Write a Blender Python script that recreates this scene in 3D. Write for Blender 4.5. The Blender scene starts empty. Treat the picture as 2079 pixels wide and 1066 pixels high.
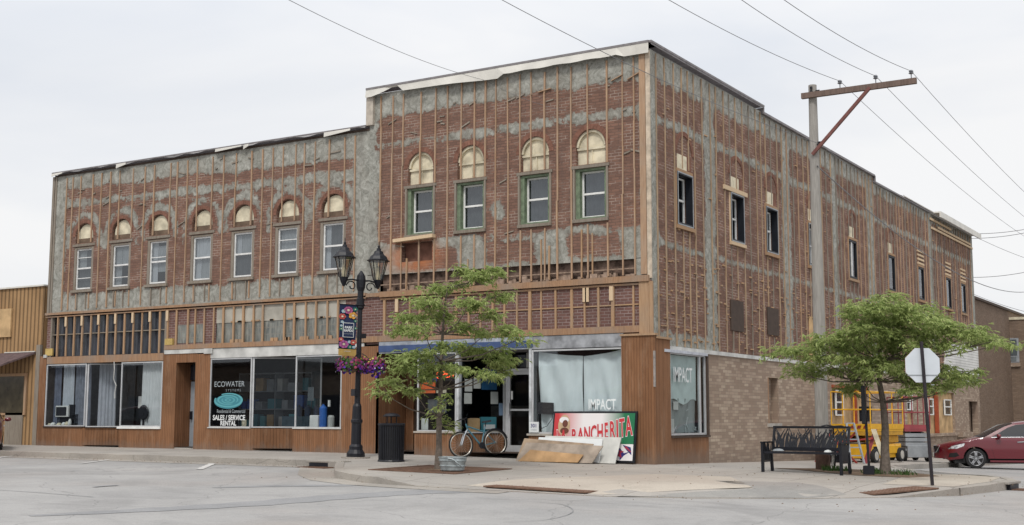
import bpy, bmesh, math, random
from mathutils import Vector, Matrix
from mathutils.geometry import delaunay_2d_cdt
sc = bpy.context.scene
# ---------------- camera ----------------
CX, CY, CZ = 13.0374, -27.2521, 1.03
FPX, YAW, PIT, ROL = 2561.54, -0.5574665, 0.122105, 0.0016579
W_ = Vector((math.sin(YAW)*math.cos(PIT), math.cos(YAW)*math.cos(PIT), math.sin(PIT)))
R0 = Vector((math.cos(YAW), -math.sin(YAW), 0)); U0 = R0.cross(W_)
R_ = R0*math.cos(ROL)+U0*math.sin(ROL); U_ = U0*math.cos(ROL)-R0*math.sin(ROL)
cam = bpy.data.objects.new('camera', bpy.data.cameras.new('camera'))
sc.collection.objects.link(cam); sc.camera = cam
cam.matrix_world = Matrix(((R_.x,U_.x,-W_.x,CX),(R_.y,U_.y,-W_.y,CY),(R_.z,U_.z,-W_.z,CZ),(0,0,0,1)))
cam.data.sensor_width = 36; cam.data.lens = FPX/2079*36; cam.data.clip_start=.1; cam.data.clip_end = 2000
CAM = Vector((CX,CY,CZ))
# ---------------- sky and sun ----------------
SUN_EL, SUN_AZ = math.radians(50), math.radians(160)
wd = bpy.data.worlds.new("World"); sc.world = wd; wd.use_nodes = True
nt = wd.node_tree; nt.nodes.clear()
def wn(t): return nt.nodes.new(t)
wo=wn('ShaderNodeOutputWorld'); bg=wn('ShaderNodeBackground'); nt.links.new(bg.outputs[0],wo.inputs[0]); bg.inputs[1].default_value=.1
sky=wn('ShaderNodeTexSky'); sky.sky_type='NISHITA'; sky.sun_disc=False; sky.sun_elevation=SUN_EL; sky.sun_rotation=SUN_AZ; sky.dust_density=4
tc=wn('ShaderNodeTexCoord'); mp=wn('ShaderNodeMapping'); mp.inputs['Scale'].default_value=(1.2,1.2,4.5); nt.links.new(tc.outputs['Generated'],mp.inputs[0])
no=wn('ShaderNodeTexNoise'); no.inputs['Scale'].default_value=1.6; no.inputs['Detail'].default_value=5; no.inputs['Roughness'].default_value=.5; no.inputs['Distortion'].default_value=.4; nt.links.new(mp.outputs[0],no.inputs['Vector'])
cr=wn('ShaderNodeValToRGB'); cr.color_ramp.elements[0].position=.36; cr.color_ramp.elements[1].position=.6
cr.color_ramp.elements[0].color=(.71,.735,.78,1); cr.color_ramp.elements[1].color=(.85,.848,.85,1); nt.links.new(no.outputs['Fac'],cr.inputs[0])
sx=wn('ShaderNodeSeparateXYZ'); nt.links.new(tc.outputs['Generated'],sx.inputs[0])
mr=wn('ShaderNodeMapRange'); mr.inputs[1].default_value=.25; mr.inputs[2].default_value=1; mr.inputs[3].default_value=9.1; mr.inputs[4].default_value=15; nt.links.new(sx.outputs['Z'],mr.inputs[0])
vm=wn('ShaderNodeVectorMath'); vm.operation='SCALE'; nt.links.new(cr.outputs[0],vm.inputs[0]); nt.links.new(mr.outputs[0],vm.inputs['Scale'])
mx=wn('ShaderNodeMixRGB'); mx.inputs[0].default_value=.93; nt.links.new(sky.outputs[0],mx.inputs[1]); nt.links.new(vm.outputs[0],mx.inputs[2]); nt.links.new(mx.outputs[0],bg.inputs[0])
sl=bpy.data.lights.new('sun','SUN'); sl.energy=1.45; sl.angle=math.radians(10); sl.color=(1,.96,.9)
so=bpy.data.objects.new('sun',sl); sc.collection.objects.link(so)
sd=Vector((math.sin(SUN_AZ)*math.cos(SUN_EL),math.cos(SUN_AZ)*math.cos(SUN_EL),math.sin(SUN_EL)))
so.rotation_euler = sd.to_track_quat('Z','Y').to_euler()
sc.view_settings.view_transform='Standard'; sc.view_settings.look='None'; sc.view_settings.exposure=0.32; sc.view_settings.gamma=1
# ---------------- materials ----------------
class G:
    def __init__(s,name,rough=.8,spec=.3,metal=0):
        s.m=bpy.data.materials.new(name); s.m.use_nodes=True; s.t=s.m.node_tree; s.b=s.t.nodes['Principled BSDF']
        s.b.inputs['Roughness'].default_value=rough; s.b.inputs['Specular IOR Level'].default_value=spec; s.b.inputs['Metallic'].default_value=metal
    def n(s,t): return s.t.nodes.new('ShaderNode'+t)
    def l(s,a,b):
        if isinstance(a,(int,float)): b.default_value=a
        elif isinstance(a,tuple): b.default_value=a if len(a)==4 or b.type=='VECTOR' else a+(1,)
        else: s.t.links.new(a,b)
    def uv(s): return s.n('UVMap').outputs[0]
    def ob(s): return s.n('TexCoord').outputs['Object']
    def mapv(s,v,sc_,loc=(0,0,0)):
        m=s.n('Mapping'); s.l(v,m.inputs[0]); m.inputs['Scale'].default_value=sc_; m.inputs['Location'].default_value=loc; return m.outputs[0]
    def noise(s,scale,detail=4,v=None,rough=.55,dist=0):
        n=s.n('TexNoise'); s.l(v or s.ob(),n.inputs['Vector']); n.inputs['Scale'].default_value=scale; n.inputs['Detail'].default_value=detail; n.inputs['Roughness'].default_value=rough; n.inputs['Distortion'].default_value=dist; return n.outputs['Fac']
    def ma(s,op,a,b=0,c=0,clamp=False):
        n=s.n('Math'); n.operation=op; s.l(a,n.inputs[0]); s.l(b,n.inputs[1]); s.l(c,n.inputs[2]); n.use_clamp=clamp; return n.outputs[0]
    def mr(s,v,a,b,c=0.,d=1.):
        n=s.n('MapRange'); s.l(v,n.inputs[0])
        for i,x in enumerate((a,b,c,d)): n.inputs[i+1].default_value=x
        return n.outputs[0]
    def mix(s,f,a,b,mode='MIX'):
        n=s.n('MixRGB'); n.blend_type=mode; s.l(f,n.inputs[0]); s.l(a,n.inputs[1]); s.l(b,n.inputs[2]); return n.outputs[0]
    def attr(s,name): 
        n=s.n('Attribute'); n.attribute_name=name; return n.outputs['Fac']
    def isl(s): return s.n('NewGeometry').outputs['Random Per Island']
    def sep(s,v):
        n=s.n('SeparateXYZ'); s.l(v,n.inputs[0]); return n.outputs
    def col(s,c): s.l(c,s.b.inputs['Base Color']); return s
    def bump(s,h,st=.3,d=.01):
        n=s.n('Bump'); s.l(h,n.inputs['Height']); n.inputs['Strength'].default_value=st; n.inputs['Distance'].default_value=d; s.t.links.new(n.outputs[0],s.b.inputs['Normal']); return s
def plain(name,c,rough=.6,spec=.4,metal=0,var=.25,scale=6,emis=None):
    g=G(name,rough,spec,metal); d=tuple(x*(1-var) for x in c); e=tuple(min(1,x*(1+var*.6)) for x in c)
    f=g.mr(g.noise(scale,5),.3,.7); g.col(g.mix(f,d,e))
    if emis: g.b.inputs['Emission Color'].default_value=c+(1,); g.b.inputs['Emission Strength'].default_value=emis
    return g.m
def wood(name,c1,c2,grey=.0,sx_=1):
    g=G(name,.85,.2); v=g.mapv(g.ob(),(9,9,.9)); f=g.noise(3,6,v); r=g.isl()
    k=g.mix(g.mr(f,.3,.7),c1,c2); k=g.mix(g.mr(r,0,1,0,.45),k,tuple(x*.55 for x in c1))
    if grey: k=g.mix(g.mr(g.noise(1.1,5),.45,.7,0,grey),k,(.24,.22,.195))
    g.col(k).bump(f,.3,.004); return g.m
def make_brick(name,c1,c2,mort,mlight,bw=.215,rh=.075,patch=True):
    g=G(name,.92,.15); uv=g.uv()
    b=g.n('TexBrick'); g.l(uv,b.inputs['Vector']); b.inputs['Scale'].default_value=1; b.inputs['Brick Width'].default_value=bw; b.inputs['Row Height'].default_value=rh
    b.inputs['Mortar Size'].default_value=.009; b.inputs['Mortar Smooth'].default_value=.4; b.inputs['Bias'].default_value=-.1
    g.l(c1,b.inputs['Color1']); g.l(c2,b.inputs['Color2'])
    pn=g.noise(1.3,6,g.mapv(g.ob(),(1,1,2.2)),.65); ml=g.mr(pn,.47,.56)
    g.l(g.mix(ml,mort,mlight),b.inputs['Mortar']); base=b.outputs['Color']
    hs=g.noise(3,5,g.mapv(g.ob(),(.6,.6,9)),.7); base=g.mix(g.mr(hs,.52,.72,0,.55),base,(.085,.05,.042)); base=g.mix(g.mr(hs,.42,.28,0,.35),base,(.34,.20,.15))
    # broad tonal drift and vertical rain streaks in the wall
    base=g.mix(g.mr(g.noise(.5,6),.35,.7,0,.4),base,tuple(x*.45 for x in c1))
    st=g.noise(1,5,g.mapv(g.ob(),(5,5,.5)),.6); base=g.mix(g.mr(st,.5,.75,0,.35),base,(.11,.085,.075))
    h=b.outputs['Fac']
    if patch:
        m=g.attr('cement'); n1=g.noise(1.7,7,None,.62,.3); n2=g.noise(8,6,None,.65)
        v=g.ma('ADD',m,g.ma('ADD',g.mr(n1,0,1,-.26,.26),g.mr(n2,0,1,-.15,.15)))
        k=g.mr(v,-.015,.02); edge=g.mr(v,-.02,.10)
        cn=g.noise(4.2,9,None,.72,1.2); cem=g.mix(g.mr(cn,.32,.66),(.15,.15,.13),(.43,.43,.39))
        vo=g.n('TexVoronoi'); vo.feature='DISTANCE_TO_EDGE'; dv=g.n('VectorMath'); dv.operation='MULTIPLY_ADD'; nn=g.n('TexNoise'); nn.inputs['Scale'].default_value=2.5; nn.inputs['Detail'].default_value=6; g.l(g.ob(),nn.inputs['Vector']); g.l(nn.outputs['Color'],dv.inputs[0]); dv.inputs[1].default_value=(.9,.9,.9); g.l(g.ob(),dv.inputs[2]); g.l(dv.outputs[0],vo.inputs['Vector']); vo.inputs['Scale'].default_value=2.3
        cem=g.mix(g.mr(vo.outputs['Distance'],0,.03,.42,0),cem,(.13,.12,.10))
        cem=g.mix(g.mr(g.noise(.9,5),.45,.72,0,.5),cem,(.20,.175,.145)); cem=g.mix(g.mr(g.noise(13,6,None,.75),.57,.68,0,.55),cem,(.15,.12,.10))
        cem=g.mix(g.mr(st,.5,.8,0,.45),cem,(.13,.12,.11))
        cem=g.mix(g.mr(edge,0,1,.55,0),cem,(.14,.12,.10))
        base=g.mix(k,base,cem)
        ru=g.attr('rust'); base=g.mix(g.ma('MULTIPLY',ru,g.mr(g.noise(2.4,5),.3,.6,.3,1)),base,(.40,.155,.07))
        h=g.ma('ADD',g.ma('MULTIPLY',h,g.ma('SUBTRACT',1,k)),g.ma('MULTIPLY',k,g.mr(cn,0,1,-2.6,0)))
    g.col(base); n=g.n('Bump'); n.invert=True; g.l(h,n.inputs['Height']); n.inputs['Strength'].default_value=.5; n.inputs['Distance'].default_value=.012; g.t.links.new(n.outputs[0],g.b.inputs['Normal'])
    return g.m
def planks(name,c1,c2,w=.09,groove=.1,hor=False,gd=.35,dirt=False):
    g=G(name,.8,.25); s=g.sep(g.uv()); a=s[1] if hor else s[0]
    u=g.ma('DIVIDE',a,w); fr=g.ma('FRACT',u); fl=g.ma('FLOOR',u)
    wn_=g.n('TexWhiteNoise'); wn_.noise_dimensions='1D'; g.l(fl,wn_.inputs['W'])
    f=g.noise(4,6,g.mapv(g.ob(),(6,6,.5) if not hor else (.5,.5,6)),.65)
    k=g.mix(g.ma('ADD',g.ma('MULTIPLY',wn_.outputs[0],.45),g.mr(f,.3,.75,0,.6),0,True),c1,c2)
    k=g.mix(g.mr(g.noise(.7,6),.45,.75,0,.5),k,tuple(x*.5 for x in c1))
    gr=g.ma('LESS_THAN',fr,groove); k=g.mix(g.ma('MULTIPLY',gr,1-gd),k,tuple(x*.25 for x in c1))
    if dirt:
        zz=g.sep(g.uv())[1]; dn=g.ma('ADD',zz,g.mr(g.noise(5,6,g.mapv(g.ob(),(1,1,.5)),.7),0,1,-.35,.35)); k=g.mix(g.mr(dn,.30,.05,0,.55),k,(.17,.135,.11))
        k=g.mix(g.mr(g.noise(1.6,7,g.mapv(g.ob(),(2,2,.5)),.7),.52,.7,0,.5),k,(.31,.20,.13)); k=g.mix(g.mr(g.noise(7,5,g.mapv(g.ob(),(1,1,.25)),.7),.6,.7,0,.4),k,(.09,.05,.03))
    g.col(k).bump(g.ma('SUBTRACT',1,gr),.6,.008); return g.m
def glass(name,refl=.14,tint=(.72,.76,.77)):
    m=bpy.data.materials.new(name); m.use_nodes=True; t=m.node_tree; t.nodes.clear()
    o=t.nodes.new('ShaderNodeOutputMaterial'); mx=t.nodes.new('ShaderNodeMixShader'); tr=t.nodes.new('ShaderNodeBsdfTransparent'); gl=t.nodes.new('ShaderNodeBsdfGlossy')
    tr.inputs[0].default_value=tint+(1,); gl.inputs['Roughness'].default_value=.02; gl.inputs[0].default_value=(.9,.95,1,1)
    ge=t.nodes.new('ShaderNodeNewGeometry'); dt=t.nodes.new('ShaderNodeVectorMath'); dt.operation='DOT_PRODUCT'; t.links.new(ge.outputs['Normal'],dt.inputs[0]); t.links.new(ge.outputs['Incoming'],dt.inputs[1])
    def mm(op,a,b):
        n=t.nodes.new('ShaderNodeMath'); n.operation=op
        for i,x in enumerate((a,b)):
            if isinstance(x,(int,float)): n.inputs[i].default_value=x
            else: t.links.new(x,n.inputs[i])
        return n
    ab=mm('ABSOLUTE',dt.outputs['Value'],0); om=mm('SUBTRACT',1.0,ab.outputs[0]); pw=mm('POWER',om.outputs[0],5.0); sc1=mm('MULTIPLY',pw.outputs[0],1-refl); ad=mm('ADD',sc1.outputs[0],refl)
    t.links.new(ad.outputs[0],mx.inputs[0]); t.links.new(tr.outputs[0],mx.inputs[1]); t.links.new(gl.outputs[0],mx.inputs[2]); t.links.new(mx.outputs[0],o.inputs[0])
    return m
BRICK=make_brick('old_red_brick',(.232,.132,.098),(.158,.094,.074),(.13,.085,.068),(.40,.32,.27))
BRICK2=make_brick('purple_brick',(.185,.100,.086),(.13,.072,.064),(.27,.21,.19),(.36,.29,.27),patch=False)
TAN=make_brick('tan_brick',(.30,.205,.15),(.235,.165,.125),(.235,.18,.14),(.27,.21,.165),.3,.085,False)
def tanb():
    g=G('mixed_tan_brick',.9,.15); b=g.n('TexBrick'); g.l(g.uv(),b.inputs['Vector'])
    for k,v in (('Scale',1),('Brick Width',.30),('Row Height',.082),('Mortar Size',.006),('Bias',-.35)): b.inputs[k].default_value=v
    g.l((.275,.212,.162),b.inputs['Color1']); g.l((.54,.45,.35),b.inputs['Color2']); g.l((.23,.18,.145),b.inputs['Mortar'])
    k=g.mix(g.mr(g.noise(.6,5),.35,.7,0,.35),b.outputs['Color'],(.19,.135,.105)); k=g.mix(g.mr(g.noise(4,4),.4,.7,0,.3),k,(.28,.19,.15)); zz=g.sep(g.uv())[1]; dn=g.ma('ADD',zz,g.mr(g.noise(3,6,None,.7),0,1,-.5,.5)); k=g.mix(g.mr(dn,.25,-.3,0,.5),k,(.15,.12,.10)); k=g.mix(g.mr(g.noise(1,6,g.mapv(g.ob(),(3,3,.4)),.7),.55,.75,0,.4),k,(.17,.13,.10)); g.col(k).bump(b.outputs['Fac'],-.3,.006); return g.m
TAN=tanb()
BROWNB=make_brick('brown_brick',(.235,.17,.125),(.165,.12,.09),(.14,.105,.08),(.19,.15,.12),.2,.07,False)
CEDAR=planks('cedar_siding',(.165,.078,.038),(.285,.14,.070),.075,.13,dirt=True)
CLAD=planks('board_and_batten',(.27,.16,.075),(.40,.25,.125),.2,.38,gd=.35)
LAP=planks('lap_siding',(.62,.62,.60),(.70,.70,.68),.12,.14,True)
STRIP=wood('furring_wood',(.36,.225,.14),(.50,.345,.23),.35)
STRIPL=wood('pale_furring_wood',(.33,.225,.14),(.52,.385,.26),.45)
STUD=wood('stud_wood',(.36,.22,.125),(.50,.33,.20),.35)
BEAM=wood('beam_wood',(.28,.165,.10),(.44,.27,.16),.6)
GREYW=wood('weathered_wood',(.20,.165,.13),(.33,.29,.24),.5)
NEWW=wood('fresh_wood',(.62,.46,.30),(.72,.56,.38))
PLY=plain('plywood',(.50,.34,.18),.8,.2,0,.35,2.5)
OLDPLY=plain('dirty_plywood',(.36,.27,.19),.85,.2,0,.5,2.2)
WHITE=plain('white_paint',(.72,.72,.70),.5,.4,0,.12); SASH=plain('sash_paint',(.66,.66,.65),.5,.4,0,.2,8)
GREENP=plain('green_paint',(.155,.20,.13),.7,.3,0,.35,8); CREAM=plain('cream_board',(.62,.56,.42),.8,.2,0,.35,3.5)
BROWNBD=plain('brown_board',(.17,.12,.085),.85,.2,0,.4,3); METALW=plain('coping_metal',(.60,.58,.53),.45,.5,0,.15,2); COPE=plain('coping_edge',(.20,.185,.19),.6,.4,0,.3)
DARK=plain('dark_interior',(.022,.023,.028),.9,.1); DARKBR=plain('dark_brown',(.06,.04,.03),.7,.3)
ALU=plain('aluminium',(.52,.53,.54),.35,.5,.3,.12); GLASS=glass('shop_glass',.075,(.78,.82,.83)); GLASSD=glass('shaded_glass',.025,(.7,.72,.73)); GLASSU=glass('window_glass',.11,(.6,.63,.65)); 
CURT=plain('curtain_cloth',(.50,.53,.58),.9,.1,0,.15,5); SHEET=plain('sheet_cloth',(.82,.87,.88),.9,.1,0,.08,2)
CURTW=plain('white_curtain',(.62,.63,.64),.9,.1,0,.12,3); CURTG=plain('grey_screen',(.11,.115,.12),.9,.1,0,.3,4)
BLACK=plain('black_paint',(.009,.010,.015),.42,.35,0,.3); BLACKR=plain('rubber',(.02,.02,.021),.8,.3); BLUEP=plain('blue_paint',(.05,.085,.20),.5,.4,0,.3,3)
GALV=plain('galvanized',(.33,.37,.38),.45,.5,.5,.3,9); ZINC=plain('stained_metal',(.30,.31,.33),.5,.5,.2,.55,3.5); FLASH=plain('flashing',(.52,.52,.50),.5,.4,0,.35,2.5)
DIRT=plain('soil',(.17,.12,.085),.95,.1,0,.5,5); RUST=plain('rusted_iron',(.17,.10,.07),.85,.3,.2,.35,6)
POLEW=wood('pole_wood',(.27,.255,.235),(.40,.38,.35)); ARMW=wood('arm_wood',(.13,.095,.08),(.22,.155,.13)); WIRE=plain('wire',(.17,.17,.18),.6,.3)
YEL=plain('lift_yellow',(.66,.36,.02),.4,.5,0,.15); REDP=plain('lift_red',(.28,.05,.06),.4,.5,0,.2); GREYP=plain('lift_grey',(.27,.29,.31),.5,.5,0,.2)
BARK=plain('bark',(.15,.125,.105),.95,.1,0,.4,14); CONC=None
# ---------------- mesh builder ----------------
class MB:
    def __init__(s): s.v=[]; s.f=[]; s.mi=[]; s.cur=0; s.prims=[]
    def add(s,vs,fs):
        k=len(s.v); s.v+= [tuple(x) for x in vs]; s.f+=[tuple(i+k for i in f) for f in fs]; s.mi+=[s.cur]*len(fs); s.prims.append(([tuple(x) for x in vs],[tuple(f) for f in fs],[s.cur]*len(fs))); return s
    def m(s,i): s.cur=i; return s
    def hexa(s,p): return s.add(p,[(0,1,2,3),(7,6,5,4),(0,4,5,1),(1,5,6,2),(2,6,7,3),(3,7,4,0)])
    def box(s,a,b,mp_=None):
        x0,y0,z0=a; x1,y1,z1=b
        p=[(x0,y0,z0),(x1,y0,z0),(x1,y1,z0),(x0,y1,z0),(x0,y0,z1),(x1,y0,z1),(x1,y1,z1),(x0,y1,z1)]
        if mp_: p=[mp_(*q) for q in p]
        return s.hexa(p)
    def bar(s,a,b,w,h=None,up=(0,0,1)):
        a=Vector(a); b=Vector(b); d=(b-a).normalized(); u=Vector(up)
        if abs(d.dot(u))>.98: u=Vector((1,0,0))
        x=d.cross(u).normalized()*w/2; y=x.cross(d).normalized()*(h or w)/2
        return s.hexa([a-x-y,a+x-y,a+x+y,a-x+y,b-x-y,b+x-y,b+x+y,b-x+y])
    def tube(s,pts,r,n=6,cap=True):
        pts=[Vector(p) for p in pts]; r=[r]*len(pts) if isinstance(r,(int,float)) else r; vs=[]
        px=None
        for i,p in enumerate(pts):
            d=(pts[min(i+1,len(pts)-1)]-pts[max(i-1,0)])
            d=d.normalized() if d.length>1e-9 else Vector((0,0,1))
            if px is None: px=d.orthogonal().normalized()
            else:
                px=px-d*px.dot(d); px=px.normalized() if px.length>1e-6 else d.orthogonal().normalized()
            y=d.cross(px)
            for k in range(n):
                a=2*math.pi*k/n; vs.append(p+(px*math.cos(a)+y*math.sin(a))*r[i])
        fs=[(i*n+k,i*n+(k+1)%n,(i+1)*n+(k+1)%n,(i+1)*n+k) for i in range(len(pts)-1) for k in range(n)]
        if cap: fs+=[tuple(range(n))[::-1],tuple(range((len(pts)-1)*n,len(pts)*n))]
        return s.add(vs,fs)
    def lathe(s,prof,c=(0,0,0),n=16,mp_=None,ph=0):
        vs=[]
        for r,z in prof:
            for k in range(n):
                a=2*math.pi*k/n+ph; q=(c[0]+r*math.cos(a),c[1]+r*math.sin(a),c[2]+z); vs.append(mp_(*q) if mp_ else q)
        L=len(prof); fs=[(i*n+k,i*n+(k+1)%n,(i+1)*n+(k+1)%n,(i+1)*n+k) for i in range(L-1) for k in range(n)]
        fs+=[tuple(range(n))[::-1],tuple(range((L-1)*n,L*n))]
        return s.add(vs,fs)
    def prism(s,poly,d0,d1,mp_):   # poly [(u,z)], extruded d0..d1 ; mp_(u,z,d)
        n=len(poly); vs=[mp_(u,z,d0) for u,z in poly]+[mp_(u,z,d1) for u,z in poly]
        return s.add(vs,[tuple(range(n))[::-1],tuple(range(n,2*n))]+[(i,(i+1)%n,n+(i+1)%n,n+i) for i in range(n)])
    def build(s,name,mats,parent=None,smooth=False,loc=None,norm=True,kind=None,label=None,bevel=0):
        if not isinstance(mats,(list,tuple)): mats=[mats]
        me=bpy.data.meshes.new(name); off=Vector((0,0,0)) if loc is None else Vector(loc)
        par_off=Vector(parent['_o']) if (parent is not None and '_o' in parent) else Vector((0,0,0))
        vs=[Vector(v)-off-par_off for v in s.v]
        me.from_pydata(vs,[],s.f); 
        for m in mats: me.materials.append(m)
        me.polygons.foreach_set('material_index',s.mi)
        if norm or bevel:
            bm=bmesh.new(); bm.from_mesh(me)
            if bevel: bmesh.ops.bevel(bm,geom=bm.edges[:],offset=bevel,segments=1,affect='EDGES')
            if norm: bmesh.ops.recalc_face_normals(bm,faces=bm.faces)
            bm.to_mesh(me); bm.free()
        me.update(); uvl=me.uv_layers.new(name='UVMap'); o_=off+par_off
        for p in me.polygons:
            nn=p.normal; ax=2 if abs(nn.z)>.7 else (0 if abs(nn.x)>abs(nn.y) else 1)
            for li in p.loop_indices:
                c=me.vertices[me.loops[li].vertex_index].co+o_
                uvl.data[li].uv=(c.x,c.y) if ax==2 else ((c.y,c.z) if ax==0 else (c.x,c.z))
            p.use_smooth=smooth
        o=bpy.data.objects.new(name,me); sc.collection.objects.link(o); o.location=off
        if parent is not None:
            o.parent=parent
            if '_o' in parent: o['_o']=tuple(off+par_off)
        if kind: o['kind']=kind
        if label: o['label']=label
        return o
    def each(s,name,mats,parent=None,**k):
        last=None
        for v,f,mi in s.prims: q=MB(); q.v=v; q.f=f; q.mi=mi; last=q.build(name,mats,parent,**k)
        return last
def thing(name,label,cat,loc=(0,0,0),rz=0,group=None,world=True):
    """Empty at the base; world=True: its parts are written in world coordinates"""
    o=bpy.data.objects.new(name,None); sc.collection.objects.link(o); o.location=loc; o.rotation_euler=(0,0,rz)
    o['label']=label; o['category']=cat; o.empty_display_size=.2
    if group: o['group']=group
    if world: o['_o']=tuple(loc)
    return o
def tag(o,label,cat,group=None):
    o['label']=label; o['category']=cat
    if group: o['group']=group
    return o
def struct(o): o['kind']='structure'; return o
def S(x,y):
    xs=[-60,-24,-7,0,40]; hs=[.16,.10,.05,-.06,-.66]
    if x<=xs[0]: h=hs[0]
    elif x>=40: h=-.66
    else:
        for i in range(4):
            if xs[i]<=x<=xs[i+1]: h=hs[i]+(hs[i+1]-hs[i])*(x-xs[i])/(xs[i+1]-xs[i]); break
    return h+(.012*max(y,-60) if y<0 else -.02*min(y,60)*min(1,max(0,(x+6)/6)))
def ray(px,py): return R_*((px-1039.5)/FPX)-U_*((py-533)/FPX)+W_
def at(px,py,depth): return CAM+ray(px,py)*depth
def wf(px,py,y=0):
    d=ray(px,py); return CAM+d*((y-CAM.y)/d.y)
def ws(px,py,x=0):
    d=ray(px,py); return CAM+d*((x-CAM.x)/d.x)
def gd(px,py,dz=0):
    d=ray(px,py); z=0
    for i in range(30):
        P=CAM+d*((z-CAM.z)/d.z); z=S(P.x,P.y)+dz
    return P
F_=lambda u,z,d: (u,-d,z)      # front facade map: along x, height, outward
Sd=lambda u,z,d: (d,u,z)       # side facade map
def fbox(mb,M_,u0,u1,z0,z1,d0,d1):
    p=[(u0,z0,d0),(u1,z0,d0),(u1,z0,d1),(u0,z0,d1),(u0,z1,d0),(u1,z1,d0),(u1,z1,d1),(u0,z1,d1)]
    return mb.hexa([M_(*q) for q in p])
def text(mb_name,s,size,M_,u,z,d,mat,parent,align='CENTER',depth=.004,sx_=1.,offset=0,rot=0,shear=0):
    """lettering as a thin mesh; (u,z) is the centre"""
    cu=bpy.data.curves.new('t','FONT'); cu.body=s; cu.size=size; cu.align_x=align; cu.align_y='CENTER'; cu.offset=offset; cu.shear=shear; cu.resolution_u=3
    o=bpy.data.objects.new('t',cu); sc.collection.objects.link(o)
    me=bpy.data.meshes.new_from_object(o.evaluated_get(bpy.context.evaluated_depsgraph_get()))
    bpy.data.objects.remove(o); b=MB(); c,q=math.cos(rot),math.sin(rot); vs=[]
    for v in me.vertices:
        x,y=v.co.x*sx_,v.co.y; x,y=x*c-y*q,x*q+y*c; vs.append(M_(u+x,z+y,d+depth))
    b.add(vs,[tuple(p.vertices) for p in me.polygons]); bpy.data.meshes.remove(me)
    return b.build(mb_name,mat,parent,norm=False)
rnd=random.Random(7)
# ---------------- ground ----------------
def ground_mat(name,c1,c2,crack=.5,joint=0,warm=(.30,.235,.20)):
    g=G(name,.9,.2); v=g.ob(); f=g.noise(.35,7,None,.6,.4); k=g.mix(g.mr(f,.35,.65),c1,c2)
    k=g.mix(g.mr(g.noise(.13,4),.48,.62,0,.45),k,warm)
    k=g.mix(g.mr(g.noise(38,6,None,.8),.45,.7,0,.5),k,tuple(x*.5 for x in c1)); k=g.mix(g.mr(g.noise(9,6,None,.8),.55,.75,0,.3),k,tuple(x*.55 for x in c1)); k=g.mix(g.mr(g.noise(50,4,None,.8),.62,.7,0,.35),k,tuple(min(1,x*1.7) for x in c2)); k=g.mix(g.mr(g.noise(1.6,6,None,.7,1),.55,.75,0,.4),k,tuple(x*.62 for x in c1))
    k=g.mix(g.mr(g.noise(.28,7,None,.7,1.2),.5,.68,0,.42),k,tuple(x*.62 for x in c1)); k=g.mix(g.mr(g.noise(.9,6,g.mapv(v,(.25,1.6,1)),.7,.5),.56,.7,0,.3),k,tuple(x*.55 for x in c1))
    k=g.mix(g.mr(g.noise(5,7,None,.75,.6),.6,.72,0,.35),k,tuple(min(1,x*1.4) for x in c2))
    dv=g.n('VectorMath'); dv.operation='ADD'; nn=g.n('TexNoise'); nn.inputs['Scale'].default_value=.8; nn.inputs['Detail'].default_value=5; g.l(v,nn.inputs['Vector'])
    g.l(v,dv.inputs[0]); g.l(nn.outputs['Color'],dv.inputs[1])
    vo=g.n('TexVoronoi'); vo.feature='DISTANCE_TO_EDGE'; vo.inputs['Scale'].default_value=.22; g.l(dv.outputs[0],vo.inputs['Vector'])
    cm=g.mr(vo.outputs['Distance'],.0,.004,crack,0); k=g.mix(cm,k,tuple(x*.45 for x in c1))
    if joint:
        s=g.sep(g.uv()); jx=g.ma('LESS_THAN',g.ma('FRACT',g.ma('DIVIDE',s[0],joint)),.014); jy=g.ma('LESS_THAN',g.ma('FRACT',g.ma('DIVIDE',s[1],joint)),.014)
        wn_=g.n('TexWhiteNoise'); wn_.noise_dimensions='2D'; cv=g.n('CombineXYZ'); g.l(g.ma('FLOOR',g.ma('DIVIDE',s[0],joint)),cv.inputs[0]); g.l(g.ma('FLOOR',g.ma('DIVIDE',s[1],joint)),cv.inputs[1]); g.l(cv.outputs[0],wn_.inputs['Vector'])
        k=g.mix(g.mr(wn_.outputs['Value'],0,1,0,.22),k,tuple(x*.7 for x in c1)); k=g.mix(g.ma('MULTIPLY',g.ma('MAXIMUM',jx,jy),.6),k,(.10,.09,.08))
    g.col(k).bump(g.noise(60,4,None,.7),.25,.004); return g.m
ROAD=ground_mat('road_concrete',(.295,.29,.285),(.37,.362,.352),.5,0,(.375,.325,.29)); WALK=ground_mat('sidewalk_concrete',(.33,.31,.285),(.42,.39,.355),.35,1.52,(.36,.30,.25))
CURBM=ground_mat('curb_concrete',(.28,.26,.235),(.39,.36,.32),.5,0); TAR=ground_mat('asphalt_seam',(.235,.237,.242),(.315,.313,.315),0,0,(.26,.258,.26))
RAMPM=ground_mat('pale_concrete',(.44,.39,.33),(.49,.44,.375),.2)
FE=[(-.9,-8.05),(2.8,-7.9),(4.2,-7.3),(5.8,-6.2),(7.0,-4.9)]
def ramp(x,y):
    if x<-4 or x>11 or y<-12 or y>0: return 0
    p=Vector((x,y)); d=9
    for a,c in zip(FE[:-1],FE[1:]):
        a=Vector(a);c=Vector(c);t=max(0,min(1,(p-a).dot(c-a)/(c-a).length_squared)); d=min(d,(p-a.lerp(c,t)).length)
    t=max(0,1-d/1.5); return t*t*(3-2*t)
def Sw(x,y): return S(x,y)-.10*ramp(x,y)
def Rd(x,y): return S(x,y)-.135+.022*ramp(x,y)
def gdw(px,py):
    d=ray(px,py); z=0
    for i in range(40):
        P=CAM+d*((z-CAM.z)/d.z); z=Sw(P.x,P.y)
    return P
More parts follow.
